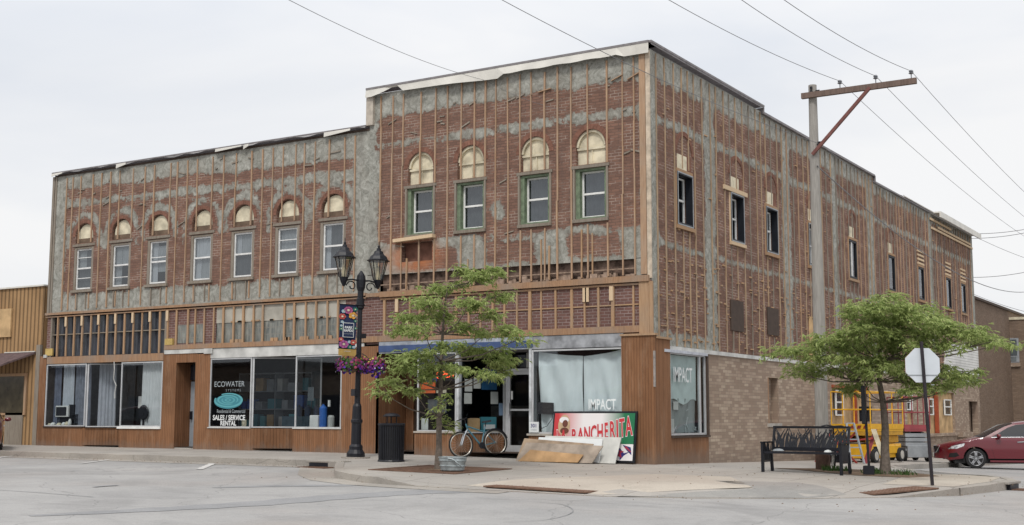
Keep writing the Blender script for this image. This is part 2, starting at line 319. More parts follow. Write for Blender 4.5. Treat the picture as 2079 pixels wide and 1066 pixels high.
def sheet(name,poly,hf,mat,step=.6,dz=0,skirt=0,smats=None):
    pts=[Vector(p) for p in poly]; b=[]
    n=len(pts)
    for i in range(n):
        a,c=pts[i],pts[(i+1)%n]; k=max(1,int((c-a).length/step))
        for j in range(k): b.append(a.lerp(c,j/k))
    m=len(b); x0=min(p.x for p in b); x1=max(p.x for p in b); y0=min(p.y for p in b); y1=max(p.y for p in b); g=[]
    y=y0+step/2
    while y<y1:
        x=x0+step/2
        while x<x1: g.append(Vector((x,y))); x+=step
        y+=step
    vs,es,fs,*_=delaunay_2d_cdt(b+g,[(i,(i+1)%m) for i in range(m)],[tuple(range(m))],1,1e-4)
    B=MB(); B.add([(v.x,v.y,hf(v.x,v.y)+dz) for v in vs],[f if ((vs[f[1]]-vs[f[0]]).cross(vs[f[2]]-vs[f[0]]))>0 else tuple(reversed(f)) for f in fs])
    if skirt:
        B.m(1 if smats else 0)
        B.add([(p.x,p.y,hf(p.x,p.y)+dz) for p in b]+[(p.x,p.y,hf(p.x,p.y)+dz-skirt) for p in b],[(i,(i+1)%m,m+(i+1)%m,m+i) for i in range(m)])
    return B.build(name,[mat]+(smats or []),norm=False)
# one graded road sheet reaching to the horizon
def axis(a,b,lo,hi,st):
    L=[]; x=a
    while x<b+1e-6: L.append(x); x+=st
    pre=[];x=a;d=st
    while x>lo: d*=1.5; x-=d; pre.append(x)
    post=[];x=b;d=st
    while x<hi: d*=1.5; x+=d; post.append(x)
    return pre[::-1]+L+post
xs=axis(-26,16,-700,700,.7); ys=axis(-26,22,-700,700,.7)
B=MB(); B.add([(x,y,Rd(x,y)) for y in ys for x in xs],[(j*len(xs)+i,j*len(xs)+i+1,(j+1)*len(xs)+i+1,(j+1)*len(xs)+i) for j in range(len(ys)-1) for i in range(len(xs)-1)])
struct(B.build('road',ROAD,norm=False,smooth=True))
def arc(cx,cy,r,a0,a1,n):
    return [(cx+r*math.cos(math.radians(a0+(a1-a0)*i/n)),cy+r*math.sin(math.radians(a0+(a1-a0)*i/n))) for i in range(n+1)]
edge=[(-60,-3.75),(-6.9,-3.95),(-6.0,-4.35),(-5.0,-5.6),(-3.9,-6.9),(-2.6,-7.6),(-1.0,-8.0),(.4,-7.95),(2.8,-7.9),(4.2,-7.3),(5.8,-6.2),(7.0,-4.9),(7.7,-3.5),(8.1,-1.6),(8.15,-.6),(7.7,.6),(6.5,2.0),(5.0,3.9),(4.3,5.6),(3.6,7.0),(3.3,8.4),(3.2,60)]
struct(sheet('sidewalk',edge+[(-60,60)],Sw,WALK,.7,0,.2,[CURBM]))
def offs(pl,d):
    o=[]
    for i,p in enumerate(pl):
        a=Vector(pl[max(0,i-1)]); c=Vector(pl[min(len(pl)-1,i+1)]); t=(c-a).normalized(); o.append((p[0]-t.y*d,p[1]+t.x*d))
    return o
def kerb(name,pl):   # rounded kerb stone standing a little proud along the walk edge
    inn=offs(pl,.17); out=offs(pl,-.02); B=MB(); vs=[]; n=len(pl)
    for i in range(n):
        w=rnd.uniform(-.012,.01)
        vs+=[(inn[i][0],inn[i][1],Sw(*inn[i])-.05),(inn[i][0],inn[i][1],Sw(*inn[i])+.012+w),(out[i][0],out[i][1],Sw(*out[i])+.008+w),(out[i][0]+.0,out[i][1],Rd(*out[i])-.03)]
    fs=[]
    for i in range(n-1):
        for k in range(3): fs.append((i*4+k,i*4+k+1,(i+1)*4+k+1,(i+1)*4+k))
    B.add(vs,fs); return struct(B.build(name,CURBM,norm=True))
def dens(pl,st=.35):
    o=[]
    for a,c in zip(pl[:-1],pl[1:]):
        a=Vector(a);c=Vector(c);k=max(1,int((c-a).length/st)); o+=[tuple(a.lerp(c,j/k)) for j in range(k)]
    return o+[pl[-1]]
kerb('kerb',dens([(-45,-3.75)]+edge[1:8])); kerb('kerb',dens(edge[12:21]+[(3.2,40)]))
struct(sheet('gutter',dens([(-45,-4.35),(-6.9,-4.6),(-5.2,-6.6),(-3.9,-7.7),(-2.6,-8.2),(-1.0,-8.5),(1,-8.45)],1)+[(1,-8.0)]+dens(edge[0:7][::-1],1)[:-1]+[(-45,-3.8)],Rd,CURBM,1.,.006))
# darker asphalt seams and white bay lines
def band(name,pts,w,mat,dz,hf=Rd,lab=None):
    pts=[Vector((p[0],p[1])) for p in pts]; P=[]
    for i in range(len(pts)-1):
        p0=pts[max(0,i-1)];p1=pts[i];p2=pts[i+1];p3=pts[min(len(pts)-1,i+2)]
        for k in range(8):
            t=k/8; P.append(.5*((2*p1)+(p2-p0)*t+(2*p0-5*p1+4*p2-p3)*t*t+(3*p1-p0-3*p2+p3)*t**3))
    P.append(pts[-1]); vs=[]
    for i,p in enumerate(P):
        d=(P[min(i+1,len(P)-1)]-P[max(i-1,0)]).normalized(); ww=w(i/len(P)) if callable(w) else w; ww*=1+.12*math.sin(i*1.7)
        for s in (-1,1): q=p+Vector((-d.y,d.x))*s*ww/2; vs.append((q.x,q.y,hf(q.x,q.y)+dz))
    B=MB(); B.add(vs,[(2*i,2*i+2,2*i+3,2*i+1) for i in range(len(P)-1)]); return struct(B.build(name,mat,norm=True))
def gpx(L): return [tuple(gd(x,y,-.13))[:2] for x,y in L]
band('asphalt_patch',gpx([(60,1047),(300,1035),(520,1022),(700,1008),(850,1000),(1100,996),(1200,994.5)]),lambda t:.03+.8*math.sin(math.pi*min(1,t*.97+.02))**.7,TAR,.005)
band('asphalt_patch',gpx([(430,990),(560,986.5),(700,985),(820,983.5)]),lambda t:.04+.4*math.sin(math.pi*t)**.7,TAR,.005)
band('asphalt_patch',gpx([(1330,1008),(1420,1002),(1560,1003),(1700,1007)]),lambda t:.03+.25*math.sin(math.pi*t),TAR,.005)
band('road_seam',gpx([(1095,1020),(1140,1024),(1163,1035),(1150,1046),(1100,1056),(1020,1060)]),.016,TAR,.008)
band('road_seam',gpx([(0,995),(80,1000),(190,1009)]),.03,TAR,.008); band('road_seam',gpx([(190,989),(215,987),(240,985.5)]),.12,TAR,.012)
WP=plain('road_paint',(.55,.54,.52),.8,.2,0,.25,9)
band('painted_line',gpx([(163,941.5),(190,938),(222,933.5)]),.11,WP,.012); band('painted_line',gpx([(405,953),(418,947.5),(431,941.5)]),.17,WP,.012); band('painted_line',gpx([(-60,948),(-5,930),(28,926)]),.11,WP,.012)
band('ramp_edge',gpx([(1206,994),(1260,997)]),.1,RAMPM,.012)
struct(sheet('curb_ramp',[(-.2,-7.6),(2.7,-7.75),(4.6,-5.6),(3.2,-3.2),(1.6,-3.4)],Sw,RAMPM,.6,.004))
struct(sheet('curb_ramp',[(6.3,-3.4),(7.55,-3.25),(7.8,-1.4),(7.7,.2),(6.6,1.4),(5.9,.2)],Sw,RAMPM,.5,.005))
WALKD=ground_mat('worn_concrete',(.25,.245,.235),(.32,.31,.29),.6)
struct(sheet('worn_walk',[(3.0,-7.85),(4.2,-7.25),(5.8,-6.15),(6.2,-5.2),(4.9,-4.0),(3.4,-4.5),(4.7,-5.7)],Sw,WALKD,.6,.004))
struct(sheet('planting_soil',[(2.7,.5),(5.1,-1.1),(6.2,-1.2),(6.6,-.3),(5.4,1.6),(3.6,2.4)],Sw,DIRT,.4,.009))
def plate(label,c,w,l,rz):
    t=thing('warning_plate',label,'tactile plate',(c[0],c[1],Sw(*c)+.014),rz,'rusty tactile plates at the kerb ramps',world=False)
    B=MB(); h=Sw(c[0]-w/2*math.cos(rz),c[1]-w/2*math.sin(rz))-Sw(c[0]+w/2*math.cos(rz),c[1]+w/2*math.sin(rz))
    q=lambda x,y,z:(x,y,z-h*x/w)
    B.box((-w/2,-l/2,-.01),(w/2,l/2,.012),q); B.build('plate',RUST,t)
    B=MB(); nx=int(w/.085); ny=int(l/.085)
    for i in range(nx):
        for j in range(ny): B.lathe([(.022,.012),(.012,.018)],(-w/2+.04+i*.085,-l/2+.04+j*.085,-h*(-w/2+.04+i*.085)/w),5)
    B.build('dome_grid',RUST,t,kind='stuff')
plate('long rusty textured plate at the kerb in front of the leaning boards',(1.35,-7.55),2.15,.45,-.02)
plate('rusty textured plate at the foot of the octagonal sign',(6.75,-4.25),1.5,.62,1.0)
def drain(label,c,rz,w):
    t=thing('storm_drain',label,'drain',(c[0],c[1],Rd(*c)),rz,'storm drain inlets in the kerb',world=False)
    B=MB(); B.box((-w/2,-.06,.0),(w/2,.2,.10)); B.build('opening',BLACK,t); B=MB(); B.box((-w/2-.12,-.07,.105),(w/2+.12,.28,.16)); B.build('cover',CURBM,t,bevel=.01)
    B=MB(); B.box((-w/2,-.5,-.004),(w/2,-.07,.012)); [B.box((-w/2+.05+i*.09,-.48,.012),(-w/2+.08+i*.09,-.09,.02)) for i in range(int(w/.09))]; B.build('grate',RUST,t)
drain('dark storm drain opening in the kerb near the lamp post',(-6.55,-4.12),-.1,.95); drain('rusty storm drain opening in the kerb right of the octagonal sign',(8.17,-1.25),1.45,.5)

# ---------------- walls ----------------
def wall(name,parent,M_,poly,holes,mats,step=.13,cem=None,rust=None,rev=.18,rmat=0,doff=0.):
    vs=[];es=[]
    def loop(pl):
        k=len(vs); n=len(pl)
        for p in pl: vs.append(Vector(p))
        for i in range(n): es.append((k+i,k+(i+1)%n))
    loop(poly)
    for h in holes: loop(h)
    x0=min(p[0] for p in poly);x1=max(p[0] for p in poly);z0=min(p[1] for p in poly);z1=max(p[1] for p in poly)
    def inside(p,pl):
        c=False;n=len(pl)
        for i in range(n):
            a=pl[i];b=pl[(i+1)%n]
            if (a[1]>p[1])!=(b[1]>p[1]) and p[0]<(b[0]-a[0])*(p[1]-a[1])/(b[1]-a[1])+a[0]: c=not c
        return c
    hb=[(min(p[0] for p in h),max(p[0] for p in h),min(p[1] for p in h),max(p[1] for p in h),h) for h in holes]
    def inhole(p):
        for a,b,c,d,h in hb:
            if a<=p[0]<=b and c<=p[1]<=d and inside(p,h): return True
        return False
    z=z0+step/2
    while z<z1:
        x=x0+step/2
        while x<x1: vs.append(Vector((x,z))); x+=step
        z+=step
    ov,oe,of,*_=delaunay_2d_cdt(vs,es,[],0,1e-4)
    fs=[]
    for f in of:
        c=sum((ov[i] for i in f),Vector((0,0)))/len(f)
        if inside(c,poly) and not inhole(c): fs.append(tuple(f))
    B=MB(); B.add([M_(v.x,v.y,doff) for v in ov],fs); B.m(rmat)
    for h in holes:
        n=len(h); B.add([M_(p[0],p[1],doff) for p in h]+[M_(p[0],p[1],doff-rev) for p in h],[(i,(i+1)%n,n+(i+1)%n,n+i) for i in range(n)])
    o=B.build(name,mats,parent,norm=False); me=o.data; N=len(ov)
    if cem:
        a=me.attributes.new('cement','FLOAT','POINT'); vals=[max(-.5,min(.5,cem(v.x,v.y))) for v in ov]+[-.5]*(len(me.vertices)-N); a.data.foreach_set('value',vals)
        a=me.attributes.new('rust','FLOAT','POINT'); a.data.foreach_set('value',[(rust(v.x,v.y) if rust else 0.) for v in ov]+[0.]*(len(me.vertices)-N))
    return o
def rect(a,b,c,d): return [(a,c),(b,c),(b,d),(a,d)]
def archp(c,hw,z0,zs,n=10):  # pointed-less round arch: springing zs
    return [(c-hw,z0),(c+hw,z0)]+[(c+hw*math.cos(math.pi*i/n),zs+hw*math.sin(math.pi*i/n)) for i in range(n+1)]
def sdbox(u,z,a,b,c,d):
    dx=max(a-u,u-b);dz=max(c-z,z-d); return -max(dx,dz)
FZ=-8.65
# --- objects for the two halves of the block ---
TB=thing('brick_building','tall corner brick building with battens over stripped walls, round-topped boarded windows and blue fascia','building',(0,0,0))
LB=thing('brick_building','lower brick wing with seven white sash windows, left of the tall corner block','building',(-8.65,0,0))
tall_c=[-6.88,-5.25,-3.27,-1.65]; TW=.46
left_c=[-20.42,-18.66,-16.97,-15.07,-13.38,-11.63,-9.92]; LW=.47
SY=[1.92,5.45,8.15,11.9,16.15,21.08,25.5,30.25,33.15]
def cem_tall(u,z):
    top=z-9.27; b2=.14-abs(z-8.5); lo=min(5.75+.08*math.sin(u*2)-z, z-4.4)
    brickpatch=min(.3-abs(z-5.25),.0+abs(math.sin(u*1.3+.5))-.55)
    lo=min(lo,-brickpatch+.05) if brickpatch>-.3 else lo
    l=-8.25-u if z<8.3 else -8.35-u; r=u+.34
    sm=.24-math.hypot(u+4.4,(z-6.35)*.8)
    return max(top,b2,lo,l,r-.05,sm)-.03
def rust_tall(u,z): return max(0,min(1,1.5-math.hypot((u+7.1)/.85,(z-5.35)/.45)))
def cem_left(u,z):
    t=(u+21)/11.5; m=-9
    b1=z-(8.49-.25*t); b2=(.12+.05*t)-abs(z-(8.03-.22*t)); m=max(b1,b2,-21.35-u,u+9.25,5.02-z)
    for c in left_c:
        r=math.hypot(u-c,max(0,z-6.85)); h=.13-abs(r-.74)
        if z<6.85: h=min(h,z-6.45+.1*math.sin(u*9))
        m=max(m,h-.01)
    return m-.015
def cem_side(u,z):
    m=max(z-9.25+.02*u*0,.17-abs(z-8.33),.2-abs(z-5.25)-.08,.42-u,.42-abs(u-3.62),.45-abs(u-9.5),.35-abs(u-14.3),.5-abs(u-18.5),.4-abs(u-27.3),u-34.9)
    if z<3.3 and u<3.6: m=max(m,3.15-z)
    return m-.05
holesT=[rect(c-TW,c+TW,5.9,7.2) for c in tall_c]+[archp(c,.42,7.3,7.76) for c in tall_c]+[rect(-7.5,-6.47,5.2,5.72)]
wall('front_wall',TB,F_,[(FZ,4.9),(-.05,4.84),(0,4.84),(0,10.0),(FZ,10.0)],holesT,[BRICK],.13,cem_tall,rust_tall,.2)
holesL=[rect(c-LW,c+LW,5.1,6.54) for c in left_c]+[archp(c,.43,6.66,6.88) for c in left_c]
wall('front_wall',LB,F_,[(-22.06,4.42),(FZ,4.42),(FZ,9.02),(-22.0,9.02)],holesL,[BRICK],.13,cem_left,None,.2)
def side_holes():
    H=[]
    for i,y in enumerate(SY):
        H.append(rect(y-.47,y+.47,5.84,7.2))
    return H
SP=[(0,2.66),(35.55,2.72),(35.5,9.72),(27.2,9.72),(27.2,9.70),(19.0,9.70),(19.0,9.92),(7.55,9.92),(7.55,10.0),(0,10.0)]
SPB=[(p[0],p[1]) for p in SP]
gf=[rect(.78,2.96,.58,2.62),rect(7.5,8.35,.85,2.18),rect(13.35,17.35,.6,2.08),rect(22.5,23.5,.0,1.95),rect(25.5,30.4,.4,2.12),rect(33.2,35.1,-.75,1.8)]
SW_=wall('side_wall',TB,Sd,SPB,side_holes(),[BRICK],.14,cem_side,None,.22)
wall('side_base_wall',TB,Sd,[(3.05,-.9),(35.55,-.9),(35.55,2.66),(3.05,2.66)],gf[1:],[TAN],1.2,None,None,.28,doff=.03)
# hidden hull so that the rooms stay dark
B=MB(); B.add([(-22.3,14,-.5),(-22.3,14,8.6),(-8.65,14,8.6),(-8.65,35.5,8.6),(-8.65,35.5,-.9),(-8.65,14,-.5)],[(0,1,2,5)])
B.add([(-8.65,14,-.9),(-8.65,14,9.3),(-8.65,35.5,9.3),(-8.65,35.5,-.9)],[(0,1,2,3)]); B.add([(-8.65,35.5,-.9),(-8.65,35.5,9.3),(0,35.5,9.6),(0,35.5,-.9)],[(0,1,2,3)])
B.build('rear_wall',BROWNB,TB,norm=False)
B=MB(); B.add([(FZ,0,9.5),(0,0,9.5),(0,35.5,9.3),(FZ,35.5,9.3)],[(0,1,2,3)]); B.build('roof',COPE,TB,norm=False)
B=MB(); B.add([(-22.06,0,8.6),(FZ,0,8.6),(FZ,14,8.5),(-22.06,14,8.5)],[(0,1,2,3)]); B.add([(-22.06,.0,-.4),(-22.06,.0,9.0),(-22.06,14,9.0),(-22.06,14,-.4)],[(0,1,2,3)]); B.build('roof',COPE,LB,norm=False)
B=MB(); B.add([(FZ,.01,8.6),(FZ,.01,10.1),(FZ,3,10.1),(FZ,3,8.6)],[(0,1,2,3)]); B.build('parapet_return',BRICK2,TB,norm=False)
for P,x0,x1,y1 in ((TB,FZ+.05,-.05,35),(LB,-22.0,FZ-.05,13.8)):
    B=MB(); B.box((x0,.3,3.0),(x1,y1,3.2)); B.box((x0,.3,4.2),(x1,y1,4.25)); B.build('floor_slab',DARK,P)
    B=MB(); B.box((x0,4.6,-.2),(x1,4.7,3.0)); B.build('dark_partition',DARK,P)
    B=MB(); B.box((x0,1.6,4.3),(min(x1,-1.3),1.7,8.5)); B.build('dark_partition',DARK,P)  # upper partitions added to stop daylight showing through from the side windows
    if P is TB: B=MB(); B.box((-1.4,1.7,4.3),(-1.3,35,8.5)); B.build('dark_partition',DARK,P)
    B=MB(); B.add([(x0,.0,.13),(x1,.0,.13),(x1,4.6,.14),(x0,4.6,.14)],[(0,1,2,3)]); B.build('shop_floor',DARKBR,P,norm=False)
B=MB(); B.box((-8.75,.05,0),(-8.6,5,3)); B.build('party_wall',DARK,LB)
# ---------------- upper windows ----------------
def sash(par,M_,u0,u1,z0,z1,d,mats,style,gl=GLASSU,fw=.06):
    """one double-hung window with its pane and what hangs behind it"""
    B=MB(); w=.045; zm=(z0+z1)/2+.02
    fbox(B,M_,u0,u0+w,z0,z1,d-.05,d); fbox(B,M_,u1-w,u1,z0,z1,d-.05,d); fbox(B,M_,u0+w,u1-w,z0,z0+w,d-.05,d-.001); fbox(B,M_,u0+w,u1-w,z1-w,z1,d-.05,d-.001); fbox(B,M_,u0+w,u1-w,zm-.025,zm+.025,d-.05,d+.006)
    if style.get('bars'):
        for q in style['bars']: fbox(B,M_,u0+w,u1-w,z0+(z1-z0)*q-.012,z0+(z1-z0)*q+.012,d-.04,d-.002)
    win=B.build('window',mats,par)
    B=MB(); B.add([M_(u0+w,z0+w,d-.025),M_(u1-w,z0+w,d-.025),M_(u1-w,z1-w,d-.025),M_(u0+w,z1-w,d-.025)],[(0,1,2,3)]); B.build('pane',gl,win,norm=False)
    for (m,a,b,c,e) in style.get('back',[]):
        B=MB(); n=14; vs=[];uu0=u0+(u1-u0)*a;uu1=u0+(u1-u0)*b;zz0=z0+(z1-z0)*c;zz1=z0+(z1-z0)*e
        for i in range(n+1):
            u=uu0+(uu1-uu0)*i/n; k=d-.10+.012*math.sin(i*2.3); vs+=[M_(u,zz0,k),M_(u,zz1,k)]
        B.add(vs,[(2*i,2*i+1,2*i+3,2*i+2) for i in range(n)]); B.build('curtain',m,win,norm=False)
    return win
CS=plain('sheer_curtain',(.42,.43,.43),.9,.1,0,.12,4)
lst=[dict(bars=[.78,.27],back=[(CS,0,.5,.5,1),(CURTG,.5,1,.5,1),(CURTG,0,1,0,.5)]),dict(bars=[.22],back=[(CS,0,.42,0,1),(CS,.42,1,.5,1)]),dict(bars=[.62],back=[(CURTW,0,.35,0,1),(CS,.35,1,.28,.9)]),
     dict(back=[(CURTW,0,1,.5,1),(CURTW,0,.35,0,.5),(CS,.35,1,0,.5)]),dict(back=[(CURTW,0,.3,.5,1),(CS,.3,1,.55,1),(CURTG,0,1,0,.5)]),dict(bars=[.74,.27],back=[(CS,0,1,.5,1),(CURTG,0,1,0,.5)]),dict(back=[(CURTW,0,.28,0,1),(CURTG,.28,1,0,1)])]
for c,st in zip(left_c,lst):
    sash(LB,F_,c-.37,c+.37,5.15,6.47,-.05,SASH,st)
    B=MB(); w=.10; fbox(B,F_,c-LW,c-.37,5.12,6.53,-.14,.0-.012); fbox(B,F_,c+.37,c+LW,5.12,6.53,-.14,-.012); fbox(B,F_,c-.37,c+.37,6.47,6.53,-.14,-.014); fbox(B,F_,c-LW-.07,c+LW+.07,6.555,6.635,-.12,.022); B.build('window_frame',GREYW,LB)
    B=MB(); fbox(B,F_,c-LW-.04,c+LW+.04,5.04,5.12,-.14,.07); B.build('window_sill',GREYW,LB)
    B=MB(); B.prism(archp(c+.02,.405,6.82,6.88),-.10,-.075,F_); B.build('arch_board',CREAM,LB)
    B=MB(); fbox(B,F_,c-.42,c+.43,6.66,6.82,-.12,-.08); B.build('arch_board',BROWNBD,LB)  # plain dark brown board under the cream one
for c in tall_c:
    sash(TB,F_,c-.33,c+.37,5.97,7.14,-.17,WHITE,dict(back=[(CURTG,.06,.94,.03,.97)]))
    B=MB(); fbox(B,F_,c-TW,c-.33,5.92,7.2,-.24,-.03); fbox(B,F_,c+.37,c+TW,5.92,7.2,-.24,-.03); fbox(B,F_,c-.33,c+.37,7.14,7.2,-.24,-.032); fbox(B,F_,c-.33,c+.37,5.92,5.97,-.24,-.032); B.build('window_frame',GREENP,TB)
    B=MB(); fbox(B,F_,c-TW-.035,c-TW+.02,5.86,7.2,-.03,.03); fbox(B,F_,c+TW-.02,c+TW+.035,5.86,7.2,-.03,.03); fbox(B,F_,c-TW-.07,c+TW+.07,7.205,7.28,-.1,.035); fbox(B,F_,c-TW-.04,c+TW+.04,5.84,5.92,-.1,.06); B.build('window_casing',GREYW,TB)
    B=MB(); B.prism(archp(c,.41,7.3,7.76),-.14,-.11,F_); B.build('arch_board',CREAM,TB)
    B=MB(); fbox(B,F_,c-.41,c+.41,7.68,7.74,-.11,-.06); fbox(B,F_,c-.012,c+.012,7.31,7.68,-.11,-.08)
    n=12
    for i in range(n):
        a0=math.pi*i/n;a1=math.pi*(i+1)/n; q=lambda a,r:(c+r*math.cos(a),7.76+r*math.sin(a)); B.prism([q(a0,.36),q(a0,.42),q(a1,.42),q(a1,.36)],-.11,-.04,F_)
    B.build('arch_frame',CREAM,TB)
# brick rings over the arches, a hair proud of the wall
def ring(par,M_,c,zs,r0,r1,mat,d=.012,a0=0,a1=180):
    B=MB(); n=16
    for i in range(n):
        p=math.radians(a0+(a1-a0)*i/n);q=math.radians(a0+(a1-a0)*(i+1)/n-.6); f=lambda a,r:(c+r*math.cos(a),zs+r*math.sin(a)); B.prism([f(p,r0),f(p,r1),f(q,r1),f(q,r0)],-.05,d,M_)
    B.build('brick_arch',RINGM,par)
RINGM=plain('arch_brick',(.20,.10,.072),.9,.15,0,.35,5)
for c in tall_c: ring(TB,F_,c,7.76,.43,.56,RINGM)
for c in left_c: ring(LB,F_,c,6.88,.44,.55,RINGM)
# side windows
NAVY=plain('dark_sash',(.010,.012,.018),.5,.3)
for i,y in enumerate(SY):
    if i<4:
        sash(TB,Sd,y-.14,y+.40,5.92,7.12,-.16,WHITE,dict(bars=[]))
        B=MB(); 
        fbox(B,Sd,y-.47,y-.42,5.86,7.19,-.14,.05); fbox(B,Sd,y+.42,y+.47,5.86,7.19,-.14,.05); fbox(B,Sd,y-.42,y+.42,7.14,7.19,-.14,.048); fbox(B,Sd,y-.42,y+.42,5.86,5.91,-.14,.048); B.build('window_frame',NAVY,TB); B=MB(); fbox(B,Sd,y+.44,y+.475,5.84,7.2,.05,.056); fbox(B,Sd,y-.475,y-.44,5.84,7.2,.05,.056); fbox(B,Sd,y-.44,y+.44,7.17,7.2,.05,.056); fbox(B,Sd,y-.44,y+.44,5.84,5.87,.05,.056); B.build('frame_trim',GREYP,TB)
    else:
        B=MB(); B.add([Sd(y-.42,5.9,-.03),Sd(y+.42,5.9,-.03),Sd(y+.42,7.15,-.03),Sd(y-.42,7.15,-.03)],[(0,1,2,3)]); B.build('pane',GLASSD,TB,norm=False)
        B=MB(); fbox(B,Sd,y-.46,y-.40,5.86,7.19,-.06,.02); fbox(B,Sd,y+.40,y+.46,5.86,7.19,-.06,.02); fbox(B,Sd,y-.4,y+.4,7.13,7.19,-.06,.018); fbox(B,Sd,y-.4,y+.4,5.86,5.92,-.06,.018); B.build('window_frame',NAVY,TB)
        if i==4: B=MB(); fbox(B,Sd,y-.1,y-.04,5.92,7.13,-.028,.01); B.build('sash_stile',SASH,TB)
        if i==8: B=MB(); fbox(B,Sd,y-.1,y+.35,5.92,6.3,-.2,-.18); B.build('curtain',WHITE,TB)
    B=MB(); m=STUD if i!=1 else NEWW
    fbox(B,Sd,y-.53,y-.47,5.8,7.2,-.05,.03); fbox(B,Sd,y+.47,y+.53,5.8,7.2,-.05,.03); fbox(B,Sd,y-.55,y+.55,5.74,5.83,-.05,.07)
    if i==1: fbox(B,Sd,y-.95,y+.75,7.22,7.34,0,.05)
    else: fbox(B,Sd,y-.5,y+.5,7.2,7.28,-.05,.04)
    B.build('window_casing',m,TB)
    if i<6:
        B=MB(); fbox(B,Sd,y-.40,y+.18,7.28,7.66,-.02,.012); B.build('arch_board',CREAM,TB)
        ring(TB,Sd,y+.05,7.72,.46,.58,RINGM,.02,0,180); B=MB(); fbox(B,Sd,y+.2,y+.46,7.26,7.7,-.0,.008); B.build('arch_side_board',RINGM,TB)  # brick-coloured board fills the arch right of the cream one
    else:
        B=MB()
        for k in range(4): fbox(B,Sd,y-.5,y+.5,7.3+k*.17,7.38+k*.17,.0,.04)
        B.build('boarding',NEWW,TB)
for y,z0,z1 in ((5.3,3.38,4.22),(8.07,3.42,4.22)):
    B=MB(); fbox(B,Sd,y-.46,y+.46,z0,z1,.0,.035); B.build('boarded_opening',DARKBR,TB)
B=MB(); fbox(B,Sd,11.3,12.0,2.75,4.2,.0,.03); B.build('plywood_patch',PLY,TB)
# ---------------- furring strips ----------------
NSTR={}
def strip(par,M_,u,zs,w=.040,d=.032,mat=None,name='furring_strip',jit=.012,d0=.0):
    for z0,z1 in zs:
        B=MB(); z=z0
        while z<z1-.02:
            L=rnd.choice([1.2,2.0,2.6,3.4]); e=min(z1,z+L)
            if z1-e<.3: e=z1
            o=rnd.uniform(-jit,jit); q=rnd.uniform(-jit,jit)*.7; o2=u+q; dd=d*rnd.uniform(.8,1.3); ww=w*rnd.uniform(.75,1.15)
            p=[(o2-ww/2,z,d0),(o2+ww/2,z,d0),(o2+ww/2,z,d0+dd),(o2-ww/2,z,d0+dd)]; r=[(a+o,e,c) for a,_,c in p]
            B.hexa([M_(*x) for x in p+r]); z=e
        key=(par.name,name); NSTR[key]=NSTR.get(key,0)+1
        if NSTR[key]<=100: B.build(name,mat or STRIP,par)
        else:
            R=REST.setdefault(key,MB()); R.m(0 if mat is GREYW else 1)
            for v,f,_ in B.prims: R.add(v,f)
REST={}
def split(u,cs,hw,lo,zlow,zsill,zl,ztop):
    """strips stop at the windows and carry on over the boarded arches"""
    for c in cs:
        if abs(u-c)<hw: return [(lo,zlow),(zl,ztop)]
    return [(lo,ztop)]
tp=[(775,229),(798,229),(819,229),(855,229),(885,229),(910.5,229),(937.5,229),(964.5,229),(986.5,229),(1007,229),(1032,229),(1057,229),(1079,165),(1106,162),(1132,162),(1160,162),(1192.6,162),(1232.4,161),(1262.8,161),(1287,161)]
for px,py in tp:
    u=wf(px,py).x; strip(TB,F_,u,split(u,tall_c,.5,4.45,5.78,0,7.29,9.92-.1*rnd.random()),d0=.002)
for px,py in [(826,590),(851,590),(950,480),(1100,500),(1115,480),(1182,480),(1203,500)]:
    u=wf(px,py).x; strip(TB,F_,u,[(4.45,5.1+rnd.random()*.6)],mat=STUD)
lp=[136.6,148.6,164.6,189.8,206.3,225.8,243.2,270.3,294.3,314.4,346,360.4,381.4]
for px in lp+[402,432.8,455.6,479.8,512.6,534,554.7,574.3,601,618,640,669.5,700.9,722.2]:
    u=wf(px,390 if px<390 else 347).x; strip(LB,F_,u,split(u,left_c,.5,4.5,5.0,0,6.66,8.9),d0=.002)
for c in left_c:
    for k in (-.22,.2): strip(LB,F_,c+k,[(4.5,5.0)],mat=GREYW,name='short_batten')
u=.32; i=0
while u<35.3:
    ztop=9.95 if u<7.5 else (9.86 if u<19 else 9.62); hit=[y for y in SY if abs(u-y)<.5]
    lo=2.78 if u<29.4 else 4.35
    bd=[b_ for b_ in (5.3,8.07) if abs(u-b_)<.5]; segs=([(lo,5.72),(7.32,ztop)] if hit else [(lo,ztop)])
    if bd: segs=[(lo,3.36),(4.24,segs[0][1])]+segs[1:]
    strip(TB,Sd,u,segs,w=.034,d=.028,mat=STRIPL if (u<14 and rnd.random()<.7) or rnd.random()<.3 else (STRIP if rnd.random()<.5 else GREYW),d0=.002)
    u+=rnd.choice([.38,.43,.48,.54]); i+=1
for (pn,nm_),R in REST.items(): R.build('furring_strips',[GREYW,STRIP],bpy.data.objects[pn],kind='stuff')
